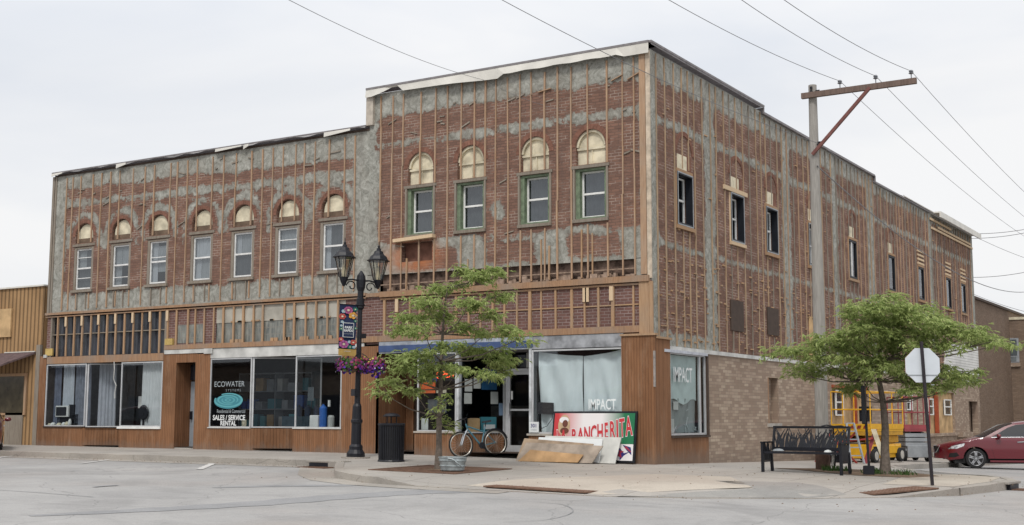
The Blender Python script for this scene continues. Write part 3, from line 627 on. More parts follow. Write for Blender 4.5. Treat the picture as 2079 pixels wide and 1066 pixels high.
# nubs and broken lath left between the strips
B=MB()
for k in range(420):
    y=rnd.uniform(.4,17) if k<330 else rnd.uniform(17,34); z=2.9+(rnd.random()**1.3)*2.1 if rnd.random()<.8 else rnd.uniform(4.5,9); L=rnd.uniform(.05,.2)
    if any(abs(y-s)<.62 and 5.7<z<7.8 for s in SY): continue
    fbox(B,Sd,y,y+L,z,z+rnd.uniform(.02,.045),.0,.03)
B.build('lath_scrap',STUD,TB,kind='stuff')
def scraps(par,M_,n,u0,u1,z0,z1,cs):
    B=MB()
    for k in range(n):
        u=rnd.uniform(u0,u1); z=rnd.uniform(z0,z1); L=rnd.uniform(.08,.3); s=rnd.uniform(-.35,.5)
        if any(abs(u-c)<.75 for c in cs) and 5<z<8.2: continue
        w=rnd.uniform(.02,.045); p=[(u,z,.0),(u+L,z+s*L,.0),(u+L,z+s*L,.03),(u,z,.03)]; B.hexa([M_(a,b,c) for a,b,c in p]+[M_(a,b+w,c) for a,b,c in p])
    B.build('lath_scrap',GREYW,par,kind='stuff')
scraps(TB,F_,46,-8,-.3,5.5,9.6,tall_c); scraps(LB,F_,60,-21.3,-9.4,6.6,8.8,left_c)
# diagonal scraps near the top right corner
B=MB()
for (a,b) in (((1242,165),(1265,152)),((1275,162),(1298,148)),((1094,188),(1120,180))):
    p=wf(*a);q=wf(*b); B.bar((p.x,-.03,p.z),(q.x,-.03,q.z),.05,.02)
B.each('loose_batten',STRIP,TB)
# ---------------- copings ----------------
def coping(par,M_,u0,u1,z,lowf,name='metal_coping',mat=METALW,n=40,d=.16,edge=.055):
    B=MB(); vs=[]
    for i in range(n+1):
        u=u0+(u1-u0)*i/n; dz,dd=lowf((u-u0)/(u1-u0)); vs+=[M_(u,z,d),M_(u,z-dz,dd)]
    B.add(vs,[(2*i,2*i+2,2*i+3,2*i+1) for i in range(n)]); o=B.build(name,mat,par,norm=False)
    B=MB(); fbox(B,M_,u0,u1,z+.001,z+edge,-.35,d+.012); B.build('coping_edge',COPE,par); return o
def lowT(t):
    if t<.09: return .22-.12*max(0,(t-.03)/.06),.17
    if t<.13: return .03,.1
    if t<.52: return .24-.05*math.sin(t*9),.17+.03*math.sin(t*22)
    if t<.9: return .20+.012*math.sin(t*60),.18
    return .26,.14
coping(TB,F_,FZ-.05,.04,10.12,lowT,d=.14)
def lowL(t):
    k=.02+.02*math.sin(t*31)+.03*math.sin(t*77); return max(.01,k),.13+.02*math.sin(t*40)
coping(LB,F_,-22.05,FZ-.06,9.1,lowL,'metal_coping',plain('dull_coping',(.30,.29,.29),.5,.4,0,.3,2),n=60,d=.11,edge=.035)
B=MB()
for px0,px1,dz in ((113,134,-.05),(443,496,-.05),(500,510,-.1),(663,716,-.09),(243,262,-.1)):
    a=wf(px0,330).x; b=wf(px1,330).x; B.hexa([F_(a,9.05+dz,.13),F_(b,9.075+dz*.4,.13),F_(b,9.075+dz*.4,.15),F_(a,9.05+dz,.15),F_(a,9.09,.12),F_(b,9.095,.12),F_(b,9.095,.14),F_(a,9.09,.14)])
B.each('bent_flashing',METALW,LB)
B=MB(); fbox(B,F_,-22.0,FZ,8.99,9.05,.0,.02); B.each('roof_edge_board',DARKBR,LB)
coping(TB,Sd,-.12,7.55,10.12,lambda t:(.05,.1),'metal_coping',COPE,d=.1); 
B=MB(); fbox(B,Sd,7.55,19.0,9.92,9.99,-.3,.09); fbox(B,Sd,19.0,27.2,9.7,9.76,-.3,.08); fbox(B,Sd,7.5,7.56,9.92,10.1,-.3,.1); fbox(B,Sd,18.96,19.02,9.7,9.95,-.3,.1); B.each('coping_edge',COPE,TB)
B=MB(); fbox(B,Sd,23.0,27.6,9.77,9.80,-.3,.12); fbox(B,Sd,27.6,35.6,9.74,9.80,-.4,.42); fbox(B,Sd,27.6,35.6,9.55,9.74,.36,.42); B.build('eave_fascia',METALW,TB)
B=MB()
for a,b,z in ((27.2,31,9.42),(28.5,35,9.2),(27.4,35.3,9.05)): fbox(B,Sd,a,b,z,z+.09,.03,.07)
B.each('boarding',NEWW,TB)
# step at the party line
B=MB(); fbox(B,F_,FZ-.07,FZ+.17,9.12,9.93,-.02,.09); B.build('flashing_board',plain('cream_flashing',(.45,.40,.34),.7,.3,0,.25),TB)
# corner boards
B=MB(); fbox(B,F_,-.27,-.11,4.45,9.93,.0,.05); B.each('corner_board',STRIP,TB)
B=MB(); fbox(B,F_,-.10,.012,4.35,9.95,.0,.04); B.each('corner_board',plain('bleached_wood',(.50,.42,.33),.85,.2,0,.35,5),TB)
B=MB(); fbox(B,F_,-.32,-.06,3.0,4.27,.0,.07); fbox(B,F_,-.06,.03,3.0,4.27,.0,.05); B.each('corner_board',STUD,TB)
B=MB(); fbox(B,F_,-22.08,-21.98,4.4,9.0,.0,.04); fbox(B,F_,-21.95,-21.88,4.4,9.0,.0,.03); B.each('corner_board',GREYW,LB)
# niche and board under the first window
B=MB(); fbox(B,F_,-7.55,-6.42,5.15,5.75,-.26,-.22); B.build('niche_back',RINGM,TB)
B=MB(); p=[(-7.68,5.74,.0),(-6.36,5.79,.0),(-6.36,5.79,.16),(-7.68,5.74,.16)]; B.hexa([F_(*q) for q in p]+[F_(a,b+.09,c) for a,b,c in p]); B.build('shelf_board',NEWW,TB)
# ---------------- belt between ground and first floor ----------------
B=MB(); B.add([F_(-8.2,4.3,-.12),F_(-.42,4.3,-.12),F_(-.42,4.92,-.12),F_(-8.2,4.92,-.12)],[(0,1,2,3)]); B.build('slot_back',plain('slot_brown',(.15,.105,.085),.95,.1,0,.7,6),TB,norm=False)  # slot back in a mottled dark brown
B=MB(); n=60; top=[F_(-8.2+7.78*i/n,4.86+.06*math.sin(i*.8)+rnd.uniform(-.02,.02),.0) for i in range(n+1)]
B=MB(); fbox(B,F_,-8.2,-.42,4.60,4.63,-.05,.0); 
for k in range(70):
    u=rnd.uniform(-8.1,-.5); fbox(B,F_,u,u+rnd.uniform(.04,.25),4.43,4.46+rnd.uniform(.0,.13),-.12,rnd.uniform(-.05,.05))
B.build('broken_mortar',plain('mortar_rubble',(.30,.22,.17),.95,.1,0,.5,8),TB)
wall('belt_wall',TB,F_,[(FZ,4.3),(-8.2,4.3),(-8.2,4.9),(-8.2,4.92),(FZ,4.92)],[],[BRICK],.13,lambda u,z:.4)
wall('belt_wall',TB,F_,[(-.42,4.3),(0,4.3),(0,4.86),(-.42,4.86)],[],[BRICK],.13,lambda u,z:.4)
B=MB(); fbox(B,F_,-8.15,-.05,4.27,4.42,.0,.11); fbox(B,F_,-8.15,-.1,4.20,4.245,.0,.06); B.each('ledge_beam',BEAM,TB)
B=MB(); fbox(B,F_,FZ,-8.15,4.30,4.40,.0,.07); fbox(B,F_,-22.1,FZ,4.345,4.42,.0,.10); fbox(B,F_,-22.1,FZ-.0,4.27,4.31,.0,.06); B.each('ledge_beam',BEAM,LB)
B=MB(); B.add([F_(FZ,3.0,0),F_(0,3.0,0),F_(0,4.3,0),F_(FZ,4.3,0)],[(0,1,2,3)]); B.each('spandrel_wall',BRICK2,TB,norm=False)
B=MB(); fbox(B,F_,-8.7,-.32,3.06,3.22,.0,.07); B.build('lower_beam',BEAM,TB)
B=MB(); fbox(B,F_,-7.9,-.35,3.72,3.75,.0,.03); B.build('cross_rail',STUD,TB)
B=MB()
sp=[782.6,808,833.7,854,878,903.6,926.7,952.6,976.6,1001.8,1025,1051,1076.6,1100,1130,1161,1188.6,1216.5,1245,1287]
for k,px in enumerate(sp): strip(TB,F_,wf(px,620).x,[(3.22,4.2)],w=.055 if k%3 else .075,d=.04,mat=STUD,name='stud',d0=.001)
for px in (1189,1194,1243,808): 
    B=MB(); u=wf(px,600).x; fbox(B,F_,u-.05,u+.05,3.85,4.2,.045,.07); B.each('cleat',NEWW,TB)
# left wing transoms
B=MB(); B.add([F_(-22.06,2.98,0),F_(-21.84,2.98,0),F_(-21.84,4.3,0),F_(-22.06,4.3,0)],[(0,1,2,3)]); B.add([F_(-16.42,3.1,0),F_(-14.35,3.1,0),F_(-14.35,4.3,0),F_(-16.42,4.3,0)],[(0,1,2,3)]); B.add([F_(-9.4,3.1,0),F_(FZ,3.1,0),F_(FZ,4.3,0),F_(-9.4,4.3,0)],[(0,1,2,3)]); B.each('spandrel_wall',BRICK2,LB,norm=False)
g=G('dark_glass_block',.25,.5); g.col(g.mix(g.mr(g.noise(3,5,g.mapv(g.ob(),(3,1,.5))),.35,.65),(.010,.012,.017),(.055,.06,.075))); DGL=g.m
B=MB(); B.add([F_(-21.84,2.98,-.1),F_(-16.42,2.98,-.1),F_(-16.42,4.3,-.1),F_(-21.84,4.3,-.1)],[(0,1,2,3)]); B.build('transom_glazing',DGL,LB,norm=False)
B=MB(); fbox(B,F_,-21.84,-16.45,3.68,3.71,-.1,.0); fbox(B,F_,-21.84,-21.78,2.98,4.27,-.08,.04); fbox(B,F_,-16.5,-16.42,2.98,4.27,-.08,.04); B.each('transom_rail',GREYW,LB)
for k,px in enumerate([118.7,135.6,152,168,185,201.6,217.9,236,253.6,271,288.7,306,324.7,341.3]):
    u=wf(px,680).x; strip(LB,F_,u,[(2.98,4.27)],w=.06,d=.04,mat=STUD,name='stud',d0=.001)
    if k%2: 
        B=MB(); fbox(B,F_,u-.05,u+.04,3.95,4.27,.05,.07); B.each('cleat',NEWW,LB)
g=G('glass_block',.3,.5); s=g.sep(g.uv()); b1=g.ma('LESS_THAN',g.ma('FRACT',g.ma('DIVIDE',s[0],.2)),.1); b2=g.ma('LESS_THAN',g.ma('FRACT',g.ma('DIVIDE',s[1],.2)),.1)
g.col(g.mix(g.ma('MAXIMUM',b1,b2),g.mix(g.mr(g.noise(3,5,g.mapv(g.ob(),(4,1,1))),.35,.65),(.10,.11,.105),(.24,.245,.22)),(.20,.19,.165))); GBL=g.m
B=MB(); B.add([F_(-14.35,3.1,-.02),F_(-9.4,3.1,-.02),F_(-9.4,3.80,-.02),F_(-14.35,3.80,-.02)],[(0,1,2,3)]); B.add([F_(-15.95,3.25,.012),F_(-14.85,3.25,.012),F_(-14.85,3.8,.012),F_(-15.95,3.8,.012)],[(0,1,2,3)]); B.each('glass_blocks',GBL,LB,norm=False)
B=MB(); fbox(B,F_,-14.35,-10.6,3.80,4.27,-.03,.0); fbox(B,F_,-10.6,-9.4,3.80,4.27,-.03,-.004); B.each('plaster_panel',plain('old_plaster',(.40,.38,.33),.9,.1,0,.35,1.6),LB)
B=MB(); fbox(B,F_,-16.45,-8.7,3.06,3.2,.0,.08); B.build('lower_beam',BEAM,LB)
for px in [360,384,398.6,416.5,435.7,455,475.6,495.8,516.8,535.4,579.3,599.5,622.5,643.4,666.4,688]:
    u=wf(px,650).x; strip(LB,F_,u,[(3.2,4.27)],w=.06,d=.04,mat=STUD,name='stud',d0=.016)
B=MB()
for k in range(14):
    u=rnd.uniform(-14.2,-9.5); fbox(B,F_,u,u+.12,3.2,3.3,.0,.03)
for k in range(16):
    u=rnd.uniform(-14.2,-9.6); fbox(B,F_,u,u+.14,3.8,3.84,.0,.03)
B.build('lath_scrap',STUD,LB,kind='stuff')
B=MB(); fbox(B,F_,-21.95,-16.5,2.74,2.97,.0,.05); B.build('transom_beam',BEAM,LB)
B=MB(); fbox(B,F_,-22.05,-21.7,3.02,3.25,.0,.05); fbox(B,F_,-16.42,-16.1,3.21,3.4,.0,.09); B.each('yellow_block',plain('yellow_block',(.50,.36,.13),.8,.2),LB)
B=MB(); fbox(B,F_,-14.5,-9.4,2.76,3.05,.0,.05); fbox(B,F_,-16.45,-14.5,2.93,3.05,.0,.07); fbox(B,F_,-9.4,-8.7,2.95,3.04,.0,.05); fbox(B,F_,-22.1,-21.95,2.95,3.05,.0,.08); fbox(B,F_,-14.75,-14.4,2.9,3.055,.06,.09); B.each('white_lintel',FLASH,LB)
# ---------------- left storefronts ----------------
def pane(par,pts,mat=GLASS,name='shop_window',fr=None,fw=.035,top=True):
    """pts: bottom-left, bottom-right (x,y) with z0,z1: vertical pane of glass in a metal frame"""
    (xa,ya),(xb,yb),z0,z1=pts; a=Vector((xa,ya,0)); b=Vector((xb,yb,0)); d=(b-a).normalized(); B=MB()
    for p in (a+d*fw/2,b-d*fw/2): B.bar((p.x,p.y,z0),(p.x,p.y,z1),fw,fw*1.3,up=d)
    for z in (z0+fw/2,z1-fw/2): B.bar((a.x+d.x*fw,a.y+d.y*fw,z),(b.x-d.x*fw,b.y-d.y*fw,z),fw,fw)
    o=B.build(name,fr or ALU,par); B=MB(); B.add([(xa,ya,z0+.02),(xb,yb,z0+.02),(xb,yb,z1-.02),(xa,ya,z1-.02)],[(0,1,2,3)]); B.build('pane',mat,o,norm=False); return o
def slab(par,name,mat,xa,ya,xb,yb,z0,z1,t=.05):
    B=MB(); a=Vector((xa,ya,0)); b=Vector((xb,yb,0)); n=Vector((-(b-a).y,(b-a).x,0)).normalized()*t
    B.hexa([(a.x,a.y,z0),(b.x,b.y,z0),(b.x+n.x,b.y+n.y,z0),(a.x+n.x,a.y+n.y,z0),(a.x,a.y,z1),(b.x,b.y,z1),(b.x+n.x,b.y+n.y,z1),(a.x+n.x,a.y+n.y,z1)]); return B.build(name,mat,par)
o=-.05; RD_=.6
slab(LB,'pier',CEDAR,-22.3,o,-21.97,o,-.1,3.0); slab(LB,'bulkhead',CEDAR,-21.97,o,-20.15,o,-.1,.68)
slab(LB,'bulkhead',CEDAR,-20.15,o,-18.3,1.25,-.1,.68); slab(LB,'bulkhead',CEDAR,-18.34,o,-16.5,o,-.1,.66)
B=MB(); fbox(B,F_,-18.42,-16.5,.66,.73,.0,.09); B.each('white_sill',WHITE,LB)
B=MB(); fbox(B,F_,-21.97,-20.1,.68,.72,.0,.08); B.each('sill',DARKBR,LB)
slab(LB,'pier',CEDAR,-16.5,o,-15.98,o,-.1,2.95); slab(LB,'door_header',CEDAR,-15.98,o,-15.06,o,2.66,2.93); slab(LB,'pier',CEDAR,-15.06,o,-14.5,o,-.1,2.9)
slab(LB,'recess_wall',CEDAR,-15.98,RD_,-15.98,o,-.1,2.66); slab(LB,'recess_wall',CEDAR,-15.06,o,-15.06,RD_,-.1,2.66)
pane(LB,((-21.95,-.02),(-20.0,-.02),.72,2.72)); pane(LB,((-19.97,0),(-18.35,1.15),.7,2.72),GLASSD); pane(LB,((-18.36,-.02),(-16.52,-.02),.73,2.72))
pane(LB,((-14.5,-.02),(-12.84,-.02),.72,2.75)); pane(LB,((-12.82,0),(-11.2,1.15),.72,2.75),GLASSD); pane(LB,((-11.15,-.02),(-9.47,-.02),.72,2.75))
slab(LB,'bulkhead',CEDAR,-14.5,o,-12.85,o,-.1,.70); slab(LB,'bulkhead',CEDAR,-12.85,o,-11.15,1.2,-.1,.70); slab(LB,'bulkhead',CEDAR,-11.2,o,-9.46,o,-.1,.70)
slab(LB,'pier',CEDAR,-9.46,o,-8.2,o,-.1,2.95)
B=MB(); fbox(B,F_,-14.52,-12.84,.70,.73,.0,.08); fbox(B,F_,-11.2,-9.44,.70,.73,.0,.08); B.each('white_sill',FLASH,LB)
def bx(par,name,mat,x0,x1,y0,y1,z0,z1,**k): B=MB(); B.box((x0,y0,z0),(x1,y1,z1)); return B.build(name,mat,par,**k)
for x0,x1 in ((-20.1,-18.36),(-12.85,-11.2)): bx(LB,'soffit',DARKBR,x0,x1,.02,1.3,2.76,2.8)
# grey door of the middle entry
bx(LB,'recess_floor',WALK,-15.98,-15.06,-.02,RD_,.0,.11)
dr=bx(LB,'door',plain('grey_door_paint',(.26,.29,.32),.6,.4,0,.15),-15.93,-15.11,RD_-.02,RD_+.03,.12,2.1); B=MB(); B.box((-15.95,RD_-.05,2.15),(-15.1,RD_,2.6)); B.build('transom',DGL,dr)
for k in range(3): bx(dr,'door_panel',plain('red_curtain',(.25,.05,.04),.8,.2),-15.6,-15.2,RD_-.038,RD_-.022,.45+k*.55,.9+k*.55)
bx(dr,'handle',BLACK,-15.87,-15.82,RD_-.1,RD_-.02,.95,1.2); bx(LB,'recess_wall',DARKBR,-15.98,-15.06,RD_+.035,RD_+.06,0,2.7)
# curtains
def curtain(par,name,mat,xa,ya,xb,yb,z0,z1,n=40,amp=.035,folds=7):
    B=MB(); vs=[]; a=Vector((xa,ya,0)); b=Vector((xb,yb,0)); nn=Vector((-(b-a).y,(b-a).x,0)).normalized()
    for i in range(n+1):
        t=i/n; p=a.lerp(b,t)+nn*amp*math.sin(t*folds*6.283+math.sin(t*13)); q=a.lerp(b,t*.97+.015)+nn*amp*.7*math.sin(t*folds*6.283); vs+=[(p.x,p.y,z0),(q.x,q.y,z1)]
    B.add(vs,[(2*i,2*i+2,2*i+3,2*i+1) for i in range(n)]); return B.build(name,mat,par,norm=False,smooth=True)
curtain(LB,'curtain',plain('blue_grey_curtain',(.16,.18,.24),.9,.1),-21.85,.22,-21.5,.22,.72,2.7,folds=3)
curtain(LB,'curtain',CURT,-21.45,.25,-20.9,.25,.72,2.7,folds=5); curtain(LB,'curtain',plain('dim_curtain',(.22,.24,.29),.9,.1),-20.85,.25,-20.1,.27,.72,2.7,folds=6)
curtain(LB,'curtain',CURT,-19.85,.35,-19.35,.65,.72,2.7,folds=5); curtain(LB,'curtain',CURTW,-17.65,.18,-16.6,.18,.74,2.7,folds=8)
for x0,x1,z1 in ((-21.9,-20.0,.71),(-18.3,-16.55,.72)): bx(LB,'display_shelf',DARKBR,x0,x1,.05,.9,.6,z1)
bx(LB,'display_shelf',DARKBR,-14.45,-12.9,.05,.9,.6,.71); bx(LB,'display_shelf',DARKBR,-11.1,-9.5,.05,.9,.6,.71)
# ---------------- corner shop ----------------
B=MB(); fbox(B,F_,-8.17,-3.3,2.78,2.95,.0,.07); B.build('blue_fascia',BLUEP,TB)
B=MB(); fbox(B,F_,-8.17,-3.3,2.95,3.05,.0,.06); fbox(B,F_,-8.17,-3.3,2.74,2.775,.0,.05); B.each('fascia_trim',plain('fascia_grey',(.32,.35,.40),.6,.4,0,.3),TB)
B=MB(); fbox(B,F_,-3.3,-.76,2.73,3.05,.0,.05); B.build('metal_header',ZINC,TB)
slab(TB,'recess_wall',CEDAR,-8.2,o,-8.2,1.3,-.1,2.78) ; slab(TB,'recess_wall',CEDAR,-8.2,1.25,-7.95,1.25,-.1,2.78)
dd=bx(TB,'wooden_door',DARKBR,-7.95,-7.0,1.3,1.35,.12,2.3)
for k in range(4): bx(dd,'door_panel',plain('dark_wood_panel',(.09,.05,.03),.5,.4),-7.85,-7.1,1.28,1.299,.25+k*.5,.62+k*.5)
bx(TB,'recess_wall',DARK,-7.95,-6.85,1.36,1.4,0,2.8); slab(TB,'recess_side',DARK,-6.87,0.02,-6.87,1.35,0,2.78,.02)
slab(TB,'bulkhead',CEDAR,-6.95,o,-5.62,o,-.1,.62); slab(TB,'bulkhead',CEDAR,-5.62,o,-4.95,1.22,-.1,.60); slab(TB,'bulkhead',CEDAR,-3.42,o,-.75,o,-.15,.58); slab(TB,'bulkhead',CEDAR,-3.98,1.25,-3.42,o,-.15,.58)
B=MB(); fbox(B,F_,-6.97,-5.58,.62,.665,.0,.08); fbox(B,F_,-3.46,-.76,.58,.63,.0,.09); B.each('sill',plain('sill_trim',(.40,.36,.31),.6,.4,0,.3),TB)
pane(TB,((-6.88,-.02),(-5.63,-.02),.66,2.72)); pane(TB,((-5.6,0),(-4.93,1.2),.62,2.74),GLASSD); pane(TB,((-3.95,1.2),(-3.38,.03),.62,2.72),GLASSD,fw=.04); pane(TB,((-3.34,-.02),(-.78,-.02),.63,2.71),fw=.04)
B=MB(); fbox(B,F_,-5.66,-5.56,.62,2.74,-.12,.03); fbox(B,F_,-3.42,-3.34,.6,2.74,-.03,.04); B.build('window_post',plain('worn_white_post',(.50,.52,.54),.6,.3,0,.45,4),TB)
bx(TB,'soffit',plain('soffit_panel',(.25,.24,.24),.8,.2),-5.6,-3.3,.02,1.4,2.745,2.775); 
ed=bx(TB,'entry_frame',ALU,-4.92,-4.85,1.22,1.3,.12,2.74); bx(TB,'entry_frame',ALU,-4.85,-3.98,1.222,1.298,2.24,2.31); bx(TB,'entry_frame',ALU,-3.98,-3.90,1.22,1.3,.12,2.74)
gd_=bx(TB,'glass_door',ALU,-4.85,-3.98,1.225,1.29,.12,.30); B=MB(); B.box((-4.85,1.225,.3),(-4.77,1.29,2.235)); B.box((-4.06,1.225,.3),(-3.98,1.29,2.235)); B.box((-4.77,1.225,2.15),(-4.06,1.29,2.235)); B.box((-4.77,1.225,1.20),(-4.06,1.29,1.25)); B.build('stile',ALU,gd_)
B=MB(); B.add([(-4.8,1.26,.25),(-4.0,1.26,.25),(-4.0,1.26,2.7),(-4.8,1.26,2.7)],[(0,1,2,3)]); B.build('pane',GLASSD,gd_,norm=False); bx(gd_,'handle',ALU,-4.80,-4.76,1.15,1.22,1.1,1.4)
bx(ed,'notice',WHITE,-4.74,-4.68,1.215,1.225,1.5,1.72); bx(ed,'notice',FLASH,-4.25,-4.0,1.20,1.22,2.33,2.72)
B=MB(); B.add([(-5.6,-.03,-.02),(-3.4,-.03,-.03),(-3.9,1.3,.12),(-4.95,1.3,.12)],[(0,1,2,3)]); B.add([(-8.2,-.03,.02),(-6.9,-.03,.02),(-6.9,1.35,.12),(-8.2,1.35,.12)],[(0,1,2,3)]); B.each('entry_floor',WALK,TB,norm=False)
B=MB(); B.add([(-20.1,-.03,.08),(-18.3,-.03,.08),(-18.3,1.25,.13)],[(0,1,2)]); B.add([(-12.85,-.03,.07),(-11.15,-.03,.07),(-11.15,1.25,.13)],[(0,1,2)]); B.each('entry_floor',WALK,LB,norm=False)
# wrapped cedar corner
B=MB(); fbox(B,F_,-.78,.104,-.2,2.97,-.0,.12); B.each('corner_pier',CEDAR,TB)
B=MB(); fbox(B,Sd,-.10,.75,-.25,2.90,.0,.10); fbox(B,Sd,.75,3.03,-.25,.54,.0,.09); B.each('corner_pier',CEDAR,TB)
B=MB(); B.box((.07,-.14,1.75),(.115,-.10,2.6)); B.build('bare_patch',plain('bare_grey',(.30,.27,.25),.8,.2,0,.4,8),TB)
B=MB(); fbox(B,F_,-.80,.14,2.97,3.02,-.0,.16); fbox(B,Sd,-.05,.8,2.90,2.95,.0,.14); B.build('pier_cap',STUD,TB)
B=MB(); fbox(B,Sd,.75,3.1,.54,.585,.0,.12); fbox(B,Sd,2.98,3.06,.58,2.65,.0,.11); B.each('sill',DARKBR,TB)
w=pane(TB,((.04,.78),(.04,2.96),.60,2.62),fw=.05); B=MB(); B.box((.0,2.58,.62),(.06,2.66,2.6)); B.build('mullion',ALU,w)
B=MB(); fbox(B,Sd,.42,35.5,2.66,2.76,.0,.07); B.build('flashing_strip',FLASH,TB)
B=MB(); fbox(B,Sd,.42,3.0,2.60,2.67,.071,.12); B.build('window_hood',plain('hood_grey',(.45,.47,.52),.5,.4),TB)
# side ground floor openings
bx(TB,'bricked_opening',TAN,-.22,-.2,7.45,8.4,.8,2.2); B=MB(); fbox(B,Sd,7.5,7.56,.87,2.17,-.25,.035); B.build('jamb',BEAM,TB); B=MB(); fbox(B,Sd,7.4,8.45,.77,.87,-.2,.09); B.each('stone_sill',plain('sill_stone',(.36,.34,.31),.9,.1),TB)  # orange light on the jamb is put into its warm wood colour
B=MB(); fbox(B,Sd,13.35,17.35,.6,2.08,-.2,-.1); fbox(B,Sd,22.5,23.5,.0,1.3,-.2,-.1); fbox(B,Sd,25.5,30.4,.4,2.12,-.2,-.08); B.each('plywood_infill',PLY,TB)
for y0,y1,z0,z1 in ((13.8,14.6,1.1,1.95),(22.55,23.1,1.33,1.93),(23.14,23.45,1.33,1.93),(25.9,26.75,1.15,1.83),(28.7,29.9,1.15,1.83)):
    sash(TB,Sd,y0,y1,z0,z1,.02,WHITE,dict(back=[(CURTG,.05,.95,.05,.95)]),fw=.08)
B=MB(); fbox(B,Sd,27.1,27.25,.4,2.1,-.05,.1); fbox(B,Sd,15.8,15.9,.6,2.0,-.05,.08); fbox(B,Sd,13.3,17.4,2.02,2.1,-.05,.08); B.each('red_post',plain('red_primer',(.32,.07,.03),.6,.3),TB)
B=MB(); fbox(B,Sd,33.2,35.1,-.75,1.8,-.5,-.3); B.build('recess_back',BROWNB,TB); B=MB(); fbox(B,Sd,25.4,30.5,.28,.4,.03,.12); fbox(B,Sd,30.6,32.6,.2,.42,.03,.3); B.each('stone_sill',TAN,TB)
B=MB(); B.prism([(28.8,2.98),(35.55,2.98),(35.55,4.45),(32.4,4.5),(32.3,4.3),(30.2,4.3),(30.1,4.05),(29.1,4.02),(29.0,3.5),(28.8,3.45)],.0,.06,Sd); B.build('lap_siding',LAP,TB)
# ---------------- shop window displays (things standing in the windows) ----------------
def obox(B,c,sx_,sy,sz,rz=0):
    m=Matrix.Rotation(rz,3,'Z'); p=[]
    for z in (0,sz):
        for x,y in ((-sx_/2,-sy/2),(sx_/2,-sy/2),(sx_/2,sy/2),(-sx_/2,sy/2)): v=m@Vector((x,y,0)); p.append((c[0]+v.x,c[1]+v.y,c[2]+z))
    return B.hexa(p)
t=thing('old_television','white-framed old television set behind the far left shop window','television',(-21.3,.12,.72)); B=MB(); B.box((-21.62,.12,1.02),(-21.0,.19,1.38)); B.build('casing',WHITE,t,bevel=.01); B=MB(); B.box((-21.58,.11,1.06),(-21.08,.119,1.34)); B.build('screen',BLACK,t); B=MB(); B.box((-21.05,.195,.98),(-20.8,.55,1.42)); B.box((-21.6,.2,.72),(-20.9,.5,1.02)); B.build('cabinet',DARK,t)
t=thing('wire_rack','small black wire rack on the sill beside the old television','rack',(-20.75,.15,.72)); B=MB()
for x in (-20.9,-20.62):
    for y in (.12,.3): B.bar((x,y,.72),(x,y,1.1),.02)
for z in (.8,.95,1.09): B.box((-20.9,.12,z),(-20.62,.3,z+.012))
B.build('frame',BLACK,t)
for k,(x,w,h) in enumerate(((-21.85,.14,.1),(-21.68,.2,.12),(-21.38,.2,.11),(-21.15,.16,.13),(-20.98,.2,.15),(-20.86,.13,.24))):
    B=MB(); B.lathe([(.3*w,0),(.5*w,.2*h),(.45*w,.6*h),(.2*w,h)],(x,.1,.72),9); tag(B.build('ornament',WHITE if k%2 else CREAM,smooth=True,loc=(x,.1,.72)),'small pale ornament in the row along the far left shop window sill','ornament','pale ornaments on the shop sill')
t=thing('round_fan','round black fan with pale rings standing before the white curtain','fan',(-17.45,.1,.73)); B=MB(); B.lathe([(.2,-.03),(.235,0),(.2,.03),(.17,.03),(.15,0)],(0,0,0),24,lambda x,y,z:(-17.45+x,.1+z,1.16+y)); B.build('ring',BLACK,t); B=MB(); B.lathe([(.02,-.01),(.15,-.02),(.16,0),(.02,.01)],(0,0,0),24,lambda x,y,z:(-17.45+x,.1+z,1.16+y)); B.build('disc',GREYP,t); B=MB(); B.lathe([(.06,-.03),(.07,0),(.06,.02)],(0,0,0),16,lambda x,y,z:(-17.45+x,.09+z,1.16+y)); B.build('hub',BLACK,t); B=MB(); B.box((-17.65,.04,.73),(-17.25,.2,.76)); B.box((-17.47,.08,.76),(-17.43,.12,.94)); B.build('stand',BLACK,t)
def flat(name,label,cat,M_,u0,u1,z0,z1,d,mat,group=None):
    B=MB(); fbox(B,M_,u0,u1,z0,z1,d,d+.008); c=M_((u0+u1)/2,z0,d); return tag(B.build(name,mat,loc=c),label,cat,group)
flat('paper_notice','blue and white notice taped inside the dark left window gap','notice',F_,-18.65,-18.4,1.3,1.68,-.95,WHITE)
t=thing('hanging_cable','pale cable dangling in the dark gap of the left shop window','cable',(-18.6,-.03,1.6)); B=MB(); B.tube([(-18.7,-.05,2.75),(-18.66,-.06,2.5),(-18.68,-.06,2.2),(-18.55,-.06,2.0),(-18.62,-.05,1.75),(-18.6,-.05,1.6)],.015,5); B.build('cord',FLASH,t)
TEAL=plain('teal_print',(.10,.34,.38),.5,.3,0,.05); TEAL2=plain('dark_teal_print',(.05,.22,.27),.5,.3,0,.05); LET=plain('white_vinyl',(.66,.68,.68),.5,.3,0,.05); LETG=plain('grey_vinyl',(.34,.38,.40),.5,.3,0,.05); LETD=plain('faint_vinyl',(.25,.29,.31),.5,.3,0,.05)
def win_text(label,par_loc,items):
    t=thing('window_lettering',label,'lettering',par_loc); 
    for (s,size,M_,u,z,d,m,sx_,off) in items: text('letters',s,size,M_,u,z,d,m,t,sx_=sx_,offset=off)
    return t
t=win_text('water shop lettering and teal ripple emblem on the glass left of the centre window','' or (-13.7,-.04,.8),[('ECOWATER',.225,F_,-13.72,1.98,.03,LETG,1.0,.0),('S Y S T E M S',.10,F_,-13.55,1.80,.03,LETD,1.1,0),('Residential & Commercial',.15,F_,-13.62,1.19,.03,LETG,.72,0),('SALES / SERVICE',.20,F_,-13.7,1.0,.03,LET,.92,.006),('RENTAL',.19,F_,-13.72,.84,.03,LET,.92,.006)])
B=MB(); 
